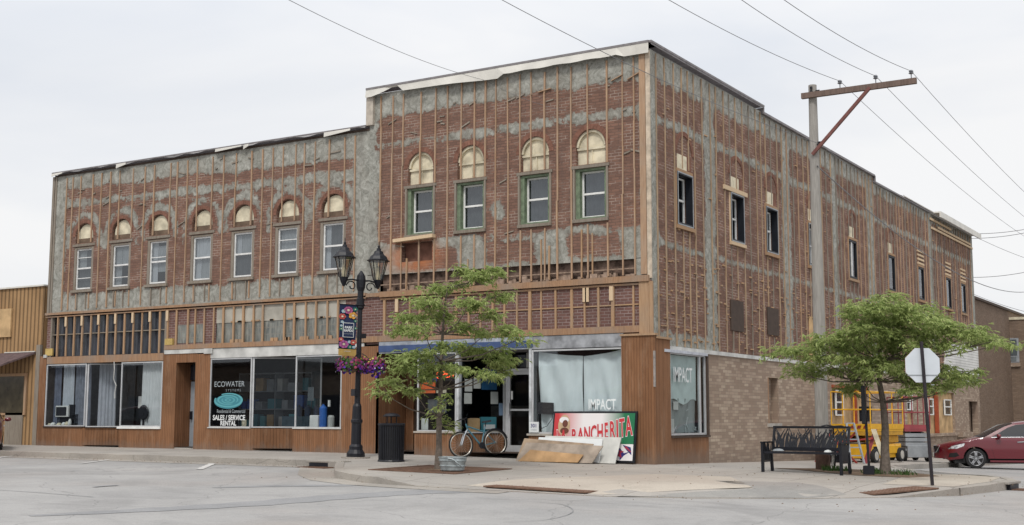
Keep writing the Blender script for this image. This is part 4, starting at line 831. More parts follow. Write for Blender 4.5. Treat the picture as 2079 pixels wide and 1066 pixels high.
def ell(B,cx,cz,rx,rz,w,a0,a1,d,n=40):
    for i in range(n):
        p=math.radians(a0+(a1-a0)*i/n);q=math.radians(a0+(a1-a0)*(i+1)/n); ww=w*(.6+.4*math.sin(math.pi*i/n)); w2=w*(.6+.4*math.sin(math.pi*(i+1)/n))
        f=lambda a,k:F_(cx+(rx+k)*math.cos(a),cz+(rz+k*.55)*math.sin(a),d); B.add([f(p,0),f(p,ww),f(q,w2),f(q,0)],[(0,1,2,3)])
for rx,rz,w,a0,a1 in ((.50,.17,.09,-200,120),(.36,.115,.07,-30,300),(.22,.07,.06,150,480),(.07,.02,.06,0,360)): ell(B,-13.75,1.52,rx,rz,w,a0,a1,.033)
B.build('emblem',TEAL,t,norm=False); B=MB(); ell(B,-13.75,1.50,.53,.2,.06,180,360,.031); B.add([F_(-13.75+.5*math.cos(a*.35),1.51+.17*math.sin(a*.35),.028) for a in range(18)],[tuple(range(18))]); B.build('emblem_shadow',TEAL2,t,norm=False)
flat('bottle_card','small yellow card on the sill under the lettering','card',F_,-13.3,-13.12,.72,.95,-.1,CREAM)
flat('paper_sheet','white sheet of paper stuck inside the middle water shop window','notice',F_,-11.6,-11.38,1.5,1.9,-1.02,LETG)
def tank(label,x,y,z,r,h,mat):
    t=thing('water_tank',label,'water tank',(x,y,z),0,'water treatment goods in the shop window'); B=MB(); B.lathe([(r*.9,0),(r,.03),(r,h*.9),(r*.6,h),(r*.3,h*1.03),(r*.3,h*1.08)],(x,y,z),14); B.build('tank',mat,t,smooth=False); B=MB(); B.lathe([(r*.35,h*1.08),(r*.35,h*1.13)],(x,y,z),10); B.build('cap',BLACK,t)
BLUET=plain('bright_blue_plastic',(.03,.13,.45),.4,.4); tank('tall bright blue tank in the right water shop window',-10.35,.25,.72,.11,.62,BLUET)
t=thing('white_softener','squat white softener cabinet left of the bright blue tank','appliance',(-10.65,.35,.72)); B=MB(); B.box((-10.82,.2,.72),(-10.5,.5,1.08)); B.build('cabinet',WHITE,t,bevel=.02)
t=thing('white_softener','pale grey canister right of the bright blue tank','appliance',(-10.1,.3,.72)); B=MB(); B.lathe([(.1,0),(.1,.3),(.07,.36)],(-10.1,.3,.72),12); B.build('canister',FLASH,t); B=MB(); B.lathe([(.04,.0),(.04,.18)],(-10.13,.24,1.32),8); B.build('cup',WHITE,t)
t=thing('shop_counter','low blue-grey counter in the dark middle of the water shop','counter',(-12.3,2.2,.14)); B=MB(); B.box((-13.2,1.7,.14),(-11.9,2.1,1.05)); B.build('counter',plain('counter_blue',(.12,.2,.25),.6,.3),t)
for k,x in enumerate((-12.7,-12.35,-12.0)): tank('dim blue bottle on the counter in the water shop, one of three alike',x,1.9,1.05,.1,.3,plain('dim_blue',(.04,.09,.2),.4,.4))
# corner shop contents
t=thing('neon_sign','glowing red neon OPEN sign behind the foliage','neon sign',(-6.25,.2,2.1)); 
NEON=plain('neon_red',(1.,.09,.03),.4,.3,0,.02,emis=2.2); text('tube','OPEN',.28,F_,-6.12,2.14,-.15,NEON,t,rot=.1,sx_=.8,offset=-.002); B=MB(); B.box((-6.5,.2,1.98),(-5.75,.22,2.3)); B.build('backboard',BLACK,t)
ORG=plain('orange_print',(.72,.13,.03),.5,.3); NAVYP=plain('navy_print',(.03,.03,.16),.5,.3); BLUEW=plain('blue_print',(.03,.13,.28),.5,.3); PAPER=plain('paper',(.62,.63,.6),.7,.2,0,.12,9); GREYB=plain('grey_case',(.12,.13,.14),.5,.4)
flat('orange_poster','orange poster in the corner shop window behind the small tree','poster',F_,-6.84,-6.35,1.66,1.95,-.04,ORG); flat('navy_poster','narrow navy poster above the orange poster','poster',F_,-6.84,-6.3,1.96,2.06,-.04,NAVYP)
flat('tool_case','grey case leaning in the window below the orange poster','case',F_,-6.7,-6.1,1.15,1.5,-.2,GREYB); flat('paper_card','white card at the lower left of the corner shop window','card',F_,-6.82,-6.6,.7,1.0,-.08,PAPER); flat('paper_card','beige strip sign right of the orange poster','card',F_,-6.32,-6.0,1.66,1.76,-.05,CREAM)
def apx(px,y=.0): # parameter along the slanted pane for a photo column
    return px
def slanted(name,label,cat,t0,t1,z0,z1,mat,off=.05,group=None):
    a=Vector((-5.6,0,0)); b=Vector((-4.93,1.2,0)); n=Vector((-1.2,.67,0)).normalized()*off; p=a.lerp(b,t0)+n; q=a.lerp(b,t1)+n; B=MB(); B.bar((p.x,p.y,(z0+z1)/2),(q.x,q.y,(z0+z1)/2),.008,z1-z0); return tag(B.build(name,mat,loc=(p.x,p.y,z0)),label,cat,group)
slanted('notice','white notice high on the slanted shop window, left column','notice',.16,.32,1.70,2.02,PAPER); slanted('notice','white notice in the left column of the slanted window, under another','notice',.15,.31,1.38,1.66,PAPER); slanted('notice','white notice touching the blue poster on its left','notice',.35,.5,1.78,2.05,PAPER)
slanted('blue_poster','blue poster on the slanted shop window','poster',.52,.85,1.75,2.3,BLUEW); slanted('notice','cream notice under the right end of the blue poster','notice',.72,.88,1.38,1.7,PAPER)
slanted('blue_notice','small blue and white notice low beside the shop door','notice',.9,.99,1.08,1.4,plain('pale_blue_print',(.3,.42,.6),.6,.2))
t=thing('cardboard_box','brown cardboard box behind the parked bicycle','box',(-5.52,.62,.6)); B=MB(); obox(B,(-5.52,.62,.62),.3,.25,.38,.7); B.build('carton',PLY,t); bx(t,'flap',OLDPLY,-5.6,-5.42,.55,.7,1.0,1.01)
t=thing('blue_carton','blue and white printed carton behind the bicycle saddle','box',(-5.32,1.0,.6)); B=MB(); obox(B,(-5.32,1.0,.62),.42,.25,.42,.7); B.build('carton',TEAL2,t); B=MB(); obox(B,(-5.26,.96,.72),.3,.2,.12,.7); B.build('label',LET,t)
t=thing('shop_counter','dark counter deep inside the corner shop','counter',(-5.5,3,.13)); bx(t,'counter',DARKBR,-6.6,-3.2,2.6,3.1,.13,1.05); bx(t,'goods',plain('dim_goods',(.10,.09,.08),.7,.3,0,.7,3),-6.3,-3.6,2.65,3.0,1.05,1.35)
# sheet hung in the big window
def hung(label,x0,x1,ztl,ztr,zb,gath):
    B=MB(); nx=44; nz=18; vs=[]
    for j in range(nz+1):
        s=j/nz
        for i in range(nx+1):
            t=i/nx; zt=ztl+(ztr-ztl)*t-.02*math.sin(t*3.14); z=zt+(zb-zt)*s; sh=.35*gath*(s**1.3); x=x0+(x1-x0)*t
            if gath>0: x=x0+(x1-x0)*(t*(1-.0*s))+sh*(1-t)*.22
            f=.034*math.sin((t*7+s*2.2*gath)*3.1)*s+.045*math.sin((t*3-s*1.6)*4)*(t if gath<0 else 1-t)+.012*math.sin(t*40+s*6)*abs(t-.5)*2
            vs.append((x,.15+f,z))
    B.add(vs,[(j*(nx+1)+i,j*(nx+1)+i+1,(j+1)*(nx+1)+i+1,(j+1)*(nx+1)+i) for j in range(nz) for i in range(nx)])
    return tag(B.build('hung_sheet',SHEET,norm=False,smooth=True,loc=((x0+x1)/2,.12,zb)),label,'sheet','pale sheets hung inside the big corner window')
hung('pale sheet on the left half of the big window, behind the small dark panel',-3.24,-1.98,2.67,2.54,.66,1); hung('pale sheet on the right half of the big window, behind the gym lettering',-1.96,-.83,2.53,2.68,.66,-1)
t=win_text('pale IMPACT lettering on the big sheeted window','' or (-1.5,-.03,1.2),[('IMPACT',.36,F_,-1.36,1.33,.03,plain('pale_vinyl',(.80,.84,.84),.5,.3,0,.03),.60,.004)])
t=thing('dark_panel','small dark rectangular panel hung by a wire in the big sheeted window','panel',(-3.05,.02,1.1)); B=MB(); p=[(-3.22,.03,1.12),(-2.76,.03,1.10),(-2.76,.06,1.10),(-3.22,.06,1.12)]; B.hexa(p+[(a,b,c+.29) for a,b,c in p]); B.build('face',plain('speckled_dark',(.055,.05,.055),.6,.3,0,.6,30),t); B=MB(); B.tube([(-2.80,.045,1.12),(-2.80,.05,1.0),(-2.95,.05,.82),(-3.1,.05,.76),(-3.2,.05,.8)],.008,5); B.build('wire',BLACK,t)
t=thing('number_sign','white 301 house number card at the lower left of the big window','sign',(-3.25,-.05,.66)); B=MB(); fbox(B,F_,-3.40,-3.12,.66,.92,.06,.07); B.build('card',LET,t); text('digits','301',.125,F_,-3.26,.82,.07,NAVYP,t,offset=.002); text('digits','STREET',.05,F_,-3.26,.72,.07,LETG,t)
# side window: sheet and lettering
B=MB(); n=20; vs=[]
for i in range(n+1):
    t_=i/n; y=.84+1.70*t_; vs+=[(-.02+.012*math.sin(t_*30),y,1.42+.07*math.sin(t_*9)),(-.02+.01*math.sin(t_*22),y,2.56)]
B.add(vs,[(2*i,2*i+2,2*i+3,2*i+1) for i in range(n)]); tag(B.build('hung_sheet',plain('green_white_sheet',(.62,.72,.70),.8,.2,0,.15,3),norm=False,smooth=True,loc=(-.12,1.6,1.6)),'pale green sheet behind the upper half of the narrow side window','sheet')
win_text('white IMPACT lettering on the narrow side window','' or (.05,1.5,2),[('IMPACT',.52,Sd,1.58,2.06,.05,LET,.62,.004)])
t=thing('plastic_film','crumpled clear plastic film hanging in the narrow side window','plastic film',(-.1,1.4,.65)); B=MB(); r4=random.Random(3)
for k in range(16):
    a=(-.06,r4.uniform(.85,2.6),r4.uniform(.7,1.75)); b=(-.06,a[1]+r4.uniform(-.5,.6),a[2]-r4.uniform(.1,.7)); b=(b[0],min(2.7,max(.85,b[1])),max(.66,b[2])); c=(-.07,(a[1]+b[1])/2+r4.uniform(-.15,.15),(a[2]+b[2])/2); B.tube([a,c,b],r4.choice([.008,.012,.02]),4)
B.build('folds',plain('film',(.50,.55,.55),.3,.6),t)
B=MB(); n=24; vs=[]
for i in range(n+1):
    q=i/n; y=.84+1.7*q; vs+=[(-.05+.03*math.sin(q*17),y,.66),(-.04+.02*math.sin(q*23),y,1.5)]
B.add(vs,[(2*i,2*i+1,2*i+3,2*i+2) for i in range(n)]); fm=glass('clear_film',.05,(.75,.78,.78)); nd=fm.node_tree; df=nd.nodes.new('ShaderNodeBsdfDiffuse'); df.inputs[0].default_value=(.55,.62,.61,1); m2=nd.nodes.new('ShaderNodeMixShader'); m2.inputs[0].default_value=.5; o_=[x for x in nd.nodes if x.type=='OUTPUT_MATERIAL'][0]; src=o_.inputs[0].links[0].from_socket; nd.links.new(src,m2.inputs[1]); nd.links.new(df.outputs[0],m2.inputs[2]); nd.links.new(m2.outputs[0],o_.inputs[0]); B.build('film_sheet',fm,t,norm=False,smooth=True)

flat('paper_notice','white card low in the narrow side window','notice',Sd,.86,1.12,.66,1.0,.0,PAPER); flat('paper_notice','small white slip in the middle of the narrow side window','notice',Sd,1.15,1.42,1.22,1.42,-.02,PAPER)
t=thing('step_ladder','wooden ladder standing just inside the narrow side window','ladder',(-.5,1.6,.13)); B=MB(); B.bar((-.4,1.3,.13),(-.4,1.6,1.9),.06); B.bar((-.4,2.0,.13),(-.4,1.9,1.9),.06)
for k in range(5): B.bar((-.4,1.35+.05*k,.5+.3*k),(-.4,1.98-.02*k,.5+.3*k),.05)
B.build('frame',NEWW,t)
# ---------------- leaning sign and boards ----------------
def lean(name,label,cat,x0,x1,y0,z0,h,tilt,mat,shear=0,th=.03,group=None,world=False,dzr=0.,rz=0.):
    """empty at the foot, local x along the board, z up the board; leaned back against the wall"""
    t=thing(name,label,cat,(x0,y0,z0),0,group,world=False); t.rotation_euler=(-tilt,0,rz); return t
def panel(t,name,mat,pts,th=.03,d=0.):
    B=MB(); B.prism(pts,-th+d,d,lambda u,z,dd:(u,-dd,z)); return B.build(name,mat,t)
L_=lambda u,z,d:(u,-d,z)
zs=S(-2,-.6)
sg=lean('leaning_sign','large green, white and red restaurant sign leaning behind the plywood','sign',-2.60,0,-.42,-.02,1.2,.16,None); sg.scale=(1,1,1.085)
W1,H1=2.28,1.12; panel(sg,'back_frame',BLACK,[(0,0),(W1,0),(W1,H1),(0,H1)],.05,-.012)
SGR=plain('sign_green',(.02,.16,.07),.4,.4,0,.05); SW2=plain('sign_white',(.72,.70,.70),.4,.4,0,.05); SRD=plain('sign_red',(.50,.03,.04),.4,.4,0,.08)
g=G('sign_gradient',.4,.4); s=g.sep(g.ob()); r1=g.mr(s[0],.15,.85); r2=g.mr(s[0],1.35,1.95); g.col(g.mix(r2,g.mix(r1,(.50,.035,.04),(.72,.69,.69)),(.015,.15,.065)))
panel(sg,'printed_face',g.m,[(.05,.40),(W1-.05,.40),(W1-.05,H1-.045),(.05,H1-.045)],.01,.0)
panel(sg,'white_face',SW2,[(.05,.04),(W1-.05,.04),(W1-.05,.398),(.05,.398)],.01,.0)
WDT=dict(I=.5,E=.85,L=.85,T=.92,A=1.05)
for word,u0_,u1_,ta,tb in (('LA',.11,.42,0,.05),('RANCHERITA',.54,2.18,.1,1.)):
    tot=sum(WDT.get(c,1) for c in word); u=u0_; 
    for ch in word:
        w_=WDT.get(ch,1)*(u1_-u0_)/tot; uc=u+w_/2; u+=w_; q=ta+(tb-ta)*(uc-u0_)/(u1_-u0_); cap=.27+.14*q; zc=.53+.12*q+.14*q*q
        for nm,mt,off,dd in (('letter_edge',SW2,.030,.003),('letters',SRD,.014,.007)): text(nm,ch,cap/.70,L_,uc,zc,dd,mt,sg,sx_=w_/(cap/.70*.74) if ch!='I' else .55,offset=off,rot=.04+.1*q)
B=MB(); B.lathe([(.165,0),(.165,.006)],(0,0,0),24,lambda x,y,z:(.33+x,-z-.001,.80+y*1.45)); B.build('emblem',plain('emblem_cream',(.50,.36,.22),.5,.3),sg)
B=MB(); B.lathe([(.13,.006),(.13,.009)],(0,0,0),20,lambda x,y,z:(.32+x,-z-.001,.92+y*.55)); B.build('emblem_hat',SW2,sg); B=MB(); B.lathe([(.075,.009),(.075,.012)],(0,0,0),16,lambda x,y,z:(.36+x,-z-.001,.84+y*1.1)); B.lathe([(.12,.006),(.12,.009)],(0,0,0),16,lambda x,y,z:(.35+x,-z-.001,.68+y*.6)); B.build('emblem_figure',plain('emblem_brown',(.13,.045,.03),.5,.3),sg)
B=MB(); 
for pl in ([(1.78,.36),(1.9,.30),(2.0,.2),(2.16,.24),(2.0,.15),(1.9,.04),(1.88,.2),(1.82,.1),(1.84,.22)],[(1.95,.385),(2.17,.33),(2.2,.16),(2.06,.27)]): B.prism(pl,.0,.004,L_)
B.build('splash',NAVYP,sg); B=MB(); B.prism([(1.8,.28),(1.88,.22),(1.84,.14),(1.95,.1),(1.92,.2),(2.0,.24)],.004,.007,L_); B.prism([(2.0,.33),(2.18,.22),(2.19,.24),(2.05,.36)],.004,.007,L_); B.build('splash_streak',plain('splash_red',(.3,.03,.06),.4,.4),sg)
t=lean('leaning_board','white sheet panel between the plywood and the restaurant sign','panel',-2.75,0,-.66,-.02,0,.33,None); panel(t,'sheet',plain('white_sheet_panel',(.55,.55,.52),.6,.3,0,.2,3),[(.0,.0),(2.06,-.02),(2.12,.62),(.05,.64)],.02)
t=lean('leaning_board','thin white board edge on top of the stacked plywood','panel',-2.95,0,-.73,-.02,0,.36,None); panel(t,'sheet',LET,[(.1,.0),(1.86,.0),(1.86,.58),(.1,.61)],.03)
t=lean('plywood_board','tallest weathered plywood sheet at the back of the leaning stack','plywood',-3.30,0,-.86,-.02,0,.36,None); panel(t,'sheet',OLDPLY,[(.0,.0),(1.9,.0),(2.06,.46),(.12,.58)],.025)
t=lean('plywood_board','grey stained plywood sheet in the middle of the leaning stack','plywood',-3.27,0,-.95,-.02,0,.38,None); panel(t,'sheet',plain('grey_plywood',(.36,.30,.245),.85,.2,0,.4,3),[(.02,.0),(2.12,-.01),(2.33,.42),(.22,.48)],.025)
t=lean('plywood_board','low orange-brown plywood sheet at the front of the leaning stack','plywood',-3.24,0,-1.02,-.02,0,.40,None); panel(t,'sheet',plain('warm_plywood',(.43,.27,.14),.8,.2,0,.35,2.4),[(.10,.0),(1.74,-.0),(1.86,.20),(.38,.30)],.02)
# ---------------- street lamp ----------------
LP=gd(722,930); lx,ly,lz=LP.x,LP.y,Sw(LP.x,LP.y)
def lean_lamp(o,rz,z=.945): o.rotation_euler=(Matrix.Rotation(.014,3,W_)@Matrix.Rotation(rz,3,'Z')).to_euler(); o.scale=(1,1,z)
lamp=thing('street_lamp','black twin-headed street lamp with banner and flower baskets on the pavement','street lamp',(lx,ly,lz),1.22,world=False)
lean_lamp(lamp,1.22)
B=MB(); B.lathe([(.36,-.02),(.36,.03)],(0,0,0),24); B.build('footing',CURBM,lamp)
B=MB(); B.lathe([(.23,.03),(.23,.12),(.20,.17),(.17,.22),(.17,.30),(.13,.36),(.125,.9),(.145,.93),(.145,.99),(.12,1.02),(.11,1.35),(.085,1.42)],(0,0,0),16); B.build('base',BLACK,lamp)
B=MB(); B.tube([(0,0,1.40),(0,0,2.6),(0,0,3.9)],[.075,.065,.058],12); B.lathe([(.06,3.9),(.10,3.95),(.10,4.2),(.075,4.22),(.075,4.4),(.11,4.5),(.12,4.7),(.10,4.82),(.05,4.9),(.02,4.95)],(0,0,0),12); B.lathe([(.10,4.0),(.12,4.02),(.12,4.05)],(0,0,0),12); B.build('pole',BLACK,lamp)
for z in (2.45,3.15): 
    B=MB(); B.box((-.02,-.10,z),(.14,.10,z+.12)); B.build('bracket',BLACK,lamp)
B=MB(); B.box((-.14,-.09,1.62),(-.02,.09,1.80)); B.build('outlet_box',BLACK,lamp)
for s in (-1,1):
    B=MB(); B.tube([(s*.07,0,4.68),(s*.25,0,4.70),(s*.47,0,4.66)],.022,6)
    pts=[(s*(.27+.15*math.cos(a)*(1-a/9)),0,4.52+.15*math.sin(a)*(1-a/9)) for a in [x*.45 for x in range(15)]]; B.tube([(s*.47,0,4.64)]+pts,.016,6); B.build('arm',BLACK,lamp)
    lt=bpy.data.objects.new('lantern',None); sc.collection.objects.link(lt); lt.parent=lamp; lt.location=(s*.42,0,0)
    sc.collection.objects.unlink(lt); bpy.data.objects.remove(lt)
    X=s*.50; c=(X,0,4.62)
    B=MB(); B.lathe([(.03,-.12),(.06,-.05),(.09,.02),(.12,.12)],c,8); 
    for k in range(8):
        a=math.pi/8+k*math.pi/4; B.bar((X+.12*math.cos(a),.12*math.sin(a),4.74),(X+.235*math.cos(a),.235*math.sin(a),5.26),.018)
    B.lathe([(.29,.63),(.30,.65),(.245,.68),(.21,.76),(.13,.83),(.11,.90),(.06,.93),(.055,.98),(.025,1.0),(.035,1.04),(.012,1.08),(.01,1.17)],c,8,ph=math.pi/8)
    ln=B.build('lantern',BLACK,lamp); B=MB(); B.lathe([(.115,.12),(.228,.64)],c,8,ph=math.pi/8); B.f=[f for f in B.f if len(f)==4]; B.mi=B.mi[:len(B.f)]; B.build('lantern_glass',glass('lantern_glass',.12,(.86,.84,.76)),ln,norm=False)
    B=MB(); B.lathe([(.05,.12),(.06,.2),(.045,.4),(.015,.5)],c,10); B.build('bulb',CREAM,ln)
def lampP(x,y,z):
    m=Matrix.Rotation(1.22,3,'Z'); v=m@Vector((x,y,0)); z*=.945; return (lx+v.x+R_.x*.014*z,ly+v.y+R_.y*.014*z,lz+z)
bn=thing('street_banner','floral street banner reading PARK RAPIDS hung on the lamp pole','banner',lampP(-.07,0,2.80),1.22,world=False); lean_lamp(bn,1.22); bn.scale=(1.12,1,.79)
g=G('banner_cloth',.8,.2); g.col((.020,.03,.075)); NV=g.m
B=MB(); n=10; vs=[]
for i in range(n+1): vs+=[(-.46*1,.012*math.sin(i*.9),1.45*i/n),(-.03,.012*math.sin(i*.9),1.45*i/n)]
B.add(vs,[(2*i,2*i+1,2*i+3,2*i+2) for i in range(n)]); B.build('cloth',NV,bn,norm=False)
B=MB(); B.box((-.47,-.02,-.16),(-.02,-.012,.05)); B.build('yellow_tail',plain('banner_gold',(.42,.28,.09),.8,.2),bn); B=MB(); B.tube([(-.48,0,1.46),(.35,0,1.46)],.012,6); B.tube([(-.48,0,.06),(.07,0,.06)],.012,6); B.build('rod',BLACK,bn)
B=MB(); B.box((-.38,-.03,.42),(-.10,-.022,.88)); B.build('badge_border',LET,bn); B=MB(); B.box((-.365,-.034,.437),(-.115,-.0305,.863)); B.build('badge',NV,bn)
Lb=lambda u,z,d:(u,-d,z)
text('letters','PARK',.105,Lb,-.24,.73,.034,LET,bn,sx_=.78,offset=.004); text('letters','RAPIDS',.105,Lb,-.24,.63,.034,LET,bn,sx_=.66,offset=.004); text('letters','DOWNTOWN',.05,Lb,-.24,.53,.034,LETG,bn,sx_=.7); text('letters','SUMMERTIME',.04,Lb,-.25,-.02,.02,LET,bn,sx_=.7)
def petal(x,z,r,mat,n=7,c=None,d=.02):
    B=MB()
    for k in range(n):
        a=2*math.pi*k/n; cx=x+r*.55*math.cos(a); cz=z+r*.55*math.sin(a); B.add([(cx+r*.42*math.cos(q*math.pi/4),-d,cz+r*.42*math.sin(q*math.pi/4)) for q in range(8)],[tuple(range(8))])
    f=B.build('flower_print',mat,bn,norm=False); B=MB(); B.add([(x+r*.3*math.cos(q*math.pi/4),-d-.003,z+r*.3*math.sin(q*math.pi/4)) for q in range(8)],[tuple(range(8))]); B.build('flower_centre',c or CREAM,f,norm=False)
PK=plain('pink_print',(.50,.14,.30),.8,.2); OR=plain('gold_print',(.65,.33,.07),.8,.2); RD=plain('coral_print',(.48,.10,.08),.8,.2); LBu=plain('pale_blue_flower',(.36,.52,.62),.8,.2); GRn=plain('leaf_print',(.03,.16,.12),.8,.2); MG=plain('mauve_print',(.42,.12,.32),.8,.2)
for a in ((-.25,1.28,.12,PK,9),(-.13,1.12,.12,OR,5),(-.40,1.07,.10,RD,6),(-.37,1.24,.06,LBu,6),(-.06,1.1,.04,LBu,5),(-.40,.9,.05,LBu,5),(-.42,.68,.06,GRn,5),(-.42,.78,.04,LBu,5),(-.06,.95,.05,GRn,5),(-.07,1.32,.07,GRn,6),(-.34,.2,.13,MG,7),(-.10,.27,.09,RD,6),(-.2,.28,.05,LBu,5),(-.08,.12,.05,LBu,5),(-.18,.12,.07,GRn,5),(-.42,.35,.07,RD,5),(-.05,.72,.05,GRn,4)): petal(*a)
# flower baskets
def leafm(name,c1,c2,tr=.3):
    g=G(name,.6,.2); k=g.mix(g.isl(),c1,c2); g.col(k); t=g.t; o=t.nodes['Material Output']; mx=t.nodes.new('ShaderNodeMixShader'); tl=t.nodes.new('ShaderNodeBsdfTranslucent'); t.links.new(k,tl.inputs[0]); mx.inputs[0].default_value=tr; t.links.new(g.b.outputs[0],mx.inputs[1]); t.links.new(tl.outputs[0],mx.inputs[2]); t.links.new(mx.outputs[0],o.inputs[0]); return g.m
LEAFD=leafm('dark_leaf',(.03,.07,.02),(.08,.14,.04)); PURP=leafm('purple_petal',(.10,.02,.16),(.28,.05,.22)); PINKP=leafm('maroon_petal',(.25,.03,.09),(.42,.10,.16)); WHP=leafm('white_petal',(.55,.5,.6),(.7,.7,.7)); YLP=leafm('yellow_petal',(.6,.5,.06),(.7,.62,.2)); VIO=leafm('violet_petal',(.06,.02,.25),(.12,.04,.4))
def basket(label,x,seed):
    r=random.Random(seed); p=lampP(x,-.05,2.38); t=thing('flower_basket',label,'flower basket',p,0,'flower baskets on the lamp post',world=False)
    B=MB(); B.lathe([(.08,-.14),(.17,-.08),(.21,.03),(.21,.06)],(0,0,0),12); B.build('pot',DIRT,t)
    B=MB(); B.tube([(-.0,0,.0),(-math.copysign(abs(x),x)*.5,.03,.28),(-x,.05,.36)],.012,5); B.build('bracket',BLACK,t)
    for nm,m,n,sz,zc in (('foliage',LEAFD,420,.035,0),('purple_flowers',PURP,170,.036,-.02),('maroon_flowers',PINKP,110,.034,.05),('white_flowers',WHP,26,.022,-.03),('yellow_flowers',YLP,14 if x>0 else 2,.026,.13),('violet_flowers',VIO,60 if x>0 else 25,.034,-.12)):
        B=MB()
        for k in range(n):
            a=r.uniform(0,6.283); q=r.uniform(.3,1)**.5*(.42 if nm!='foliage' else .38); zz=zc+r.gauss(0,.07)+.08-.35*q*q*.8; c=Vector((q*math.cos(a),q*.75*math.sin(a),zz)); d=Vector((math.cos(a),math.sin(a),r.uniform(-.2,1))).normalized(); u=d.orthogonal().normalized()
            u=Matrix.Rotation(r.uniform(0,6.28),3,d)@u; v=d.cross(u); s=sz*r.uniform(.7,1.3)
            B.add([c+u*s*math.cos(w*1.0472)+v*s*math.sin(w*1.0472)+d*(.3*s if w%2 else 0) for w in range(6)],[tuple(range(6))])
        B.build(nm,m,t,norm=False,kind='stuff')
basket('hanging basket of purple flowers left of the lamp pole, below the banner',-.24,1); basket('hanging basket of maroon and yellow flowers right of the lamp pole',.34,2)
# ---------------- litter bin ----------------
cp=gd(794,937); t=thing('litter_bin','black ribbed litter bin with a raised rain lid beside the dark door','litter bin',(cp.x,cp.y,Sw(cp.x,cp.y)),.2,world=False)
B=MB(); B.lathe([(.29,0),(.30,.02),(.30,.05)],(0,0,0),24); B.lathe([(.285,.05),(.285,.83)],(0,0,0),24); B.build('liner',BLACKR,t)
B=MB()
for k in range(36): a=k*math.pi/18; B.bar((.295*math.cos(a),.295*math.sin(a),.04),(.305*math.cos(a),.305*math.sin(a),.86),.028,.012,up=(math.cos(a),math.sin(a),0))
B.build('slat_cage',BLACK,t); B=MB(); B.lathe([(.30,.84),(.325,.85),(.325,.89),(.30,.90),(.2,.90)],(0,0,0),24); B.lathe([(.31,.0),(.325,.01),(.31,.04)],(0,0,0),24); B.build('rim',BLACK,t)
B=MB(); B.lathe([(.20,1.05),(.21,1.07),(.15,1.12),(.04,1.14)],(0,0,0),20); B.build('rain_lid',BLACK,t); B=MB()
for a in (0,2.1,4.2): B.bar((.13*math.cos(a),.13*math.sin(a),.86),(.13*math.cos(a),.13*math.sin(a),1.08),.02)
B.build('lid_post',BLACK,t)
# ---------------- tub and tree grate ----------------
tc_=(-2.62,-4.98)
t=thing('tree_grate','rusty square tree grate around the small tree','tree grate',(tc_[0],tc_[1],Sw(*tc_)+.004),.0,world=False)
hq=lambda x,y,z:(x,y,z+Sw(tc_[0]+x,tc_[1]+y)-Sw(*tc_))
B=MB()
for k in range(22):
    x=-.97+k*.09
    if abs(x)<.34: B.box((x,-1.02,.0),(x+.06,-.36,.012),hq); B.box((x,.36,.0),(x+.06,1.02,.012),hq)
    else: B.box((x,-1.02,.0),(x+.06,1.02,.012),hq)
B.build('slots',RUST,t); B=MB(); B.box((-1.05,-1.05,-.01),(1.05,1.05,.003),hq); B.build('bed',DIRT,t)
B=MB(); B.box((-1.1,-1.1,0),(1.1,-1.04,.014),hq); B.box((-1.1,1.04,0),(1.1,1.1,.014),hq); B.box((-1.1,-1.04,0),(-1.04,1.04,.014),hq); B.box((1.04,-1.04,0),(1.1,1.04,.014),hq); B.build('frame',RUST,t)
tb=(-2.02,-5.42); t=thing('metal_tub','dented galvanized tub on the tree grate','tub',(tb[0],tb[1],Sw(*tb)+.016),.3,world=False)
q3=lambda x,y,z:(x*1.22+(.03*z if x>0 else 0),y*(1-.16*max(0,z-.1)*(1 if x>0 else 0)),z-.07*max(0,x)*z*2)
B=MB(); B.lathe([(.17,0),(.205,.02),(.21,.09),(.225,.10),(.225,.12),(.215,.13),(.225,.20),(.238,.21),(.238,.23),(.235,.27),(.25,.275),(.25,.295),(.232,.295),(.2,.05)],(0,0,0),28,q3); B.build('tub_wall',GALV,t,smooth=False)
B=MB(); B.tube([(-.02,-.262,.27),(.1,-.272,.25),(.2,-.25,.16),(.27,-.19,.1)],.014,5); B.build('dent_fold',GALV,t); B=MB(); B.lathe([(.0,.2),(.2,.21)],(0,0,0),18,q3); B.build('soil',DIRT,t)
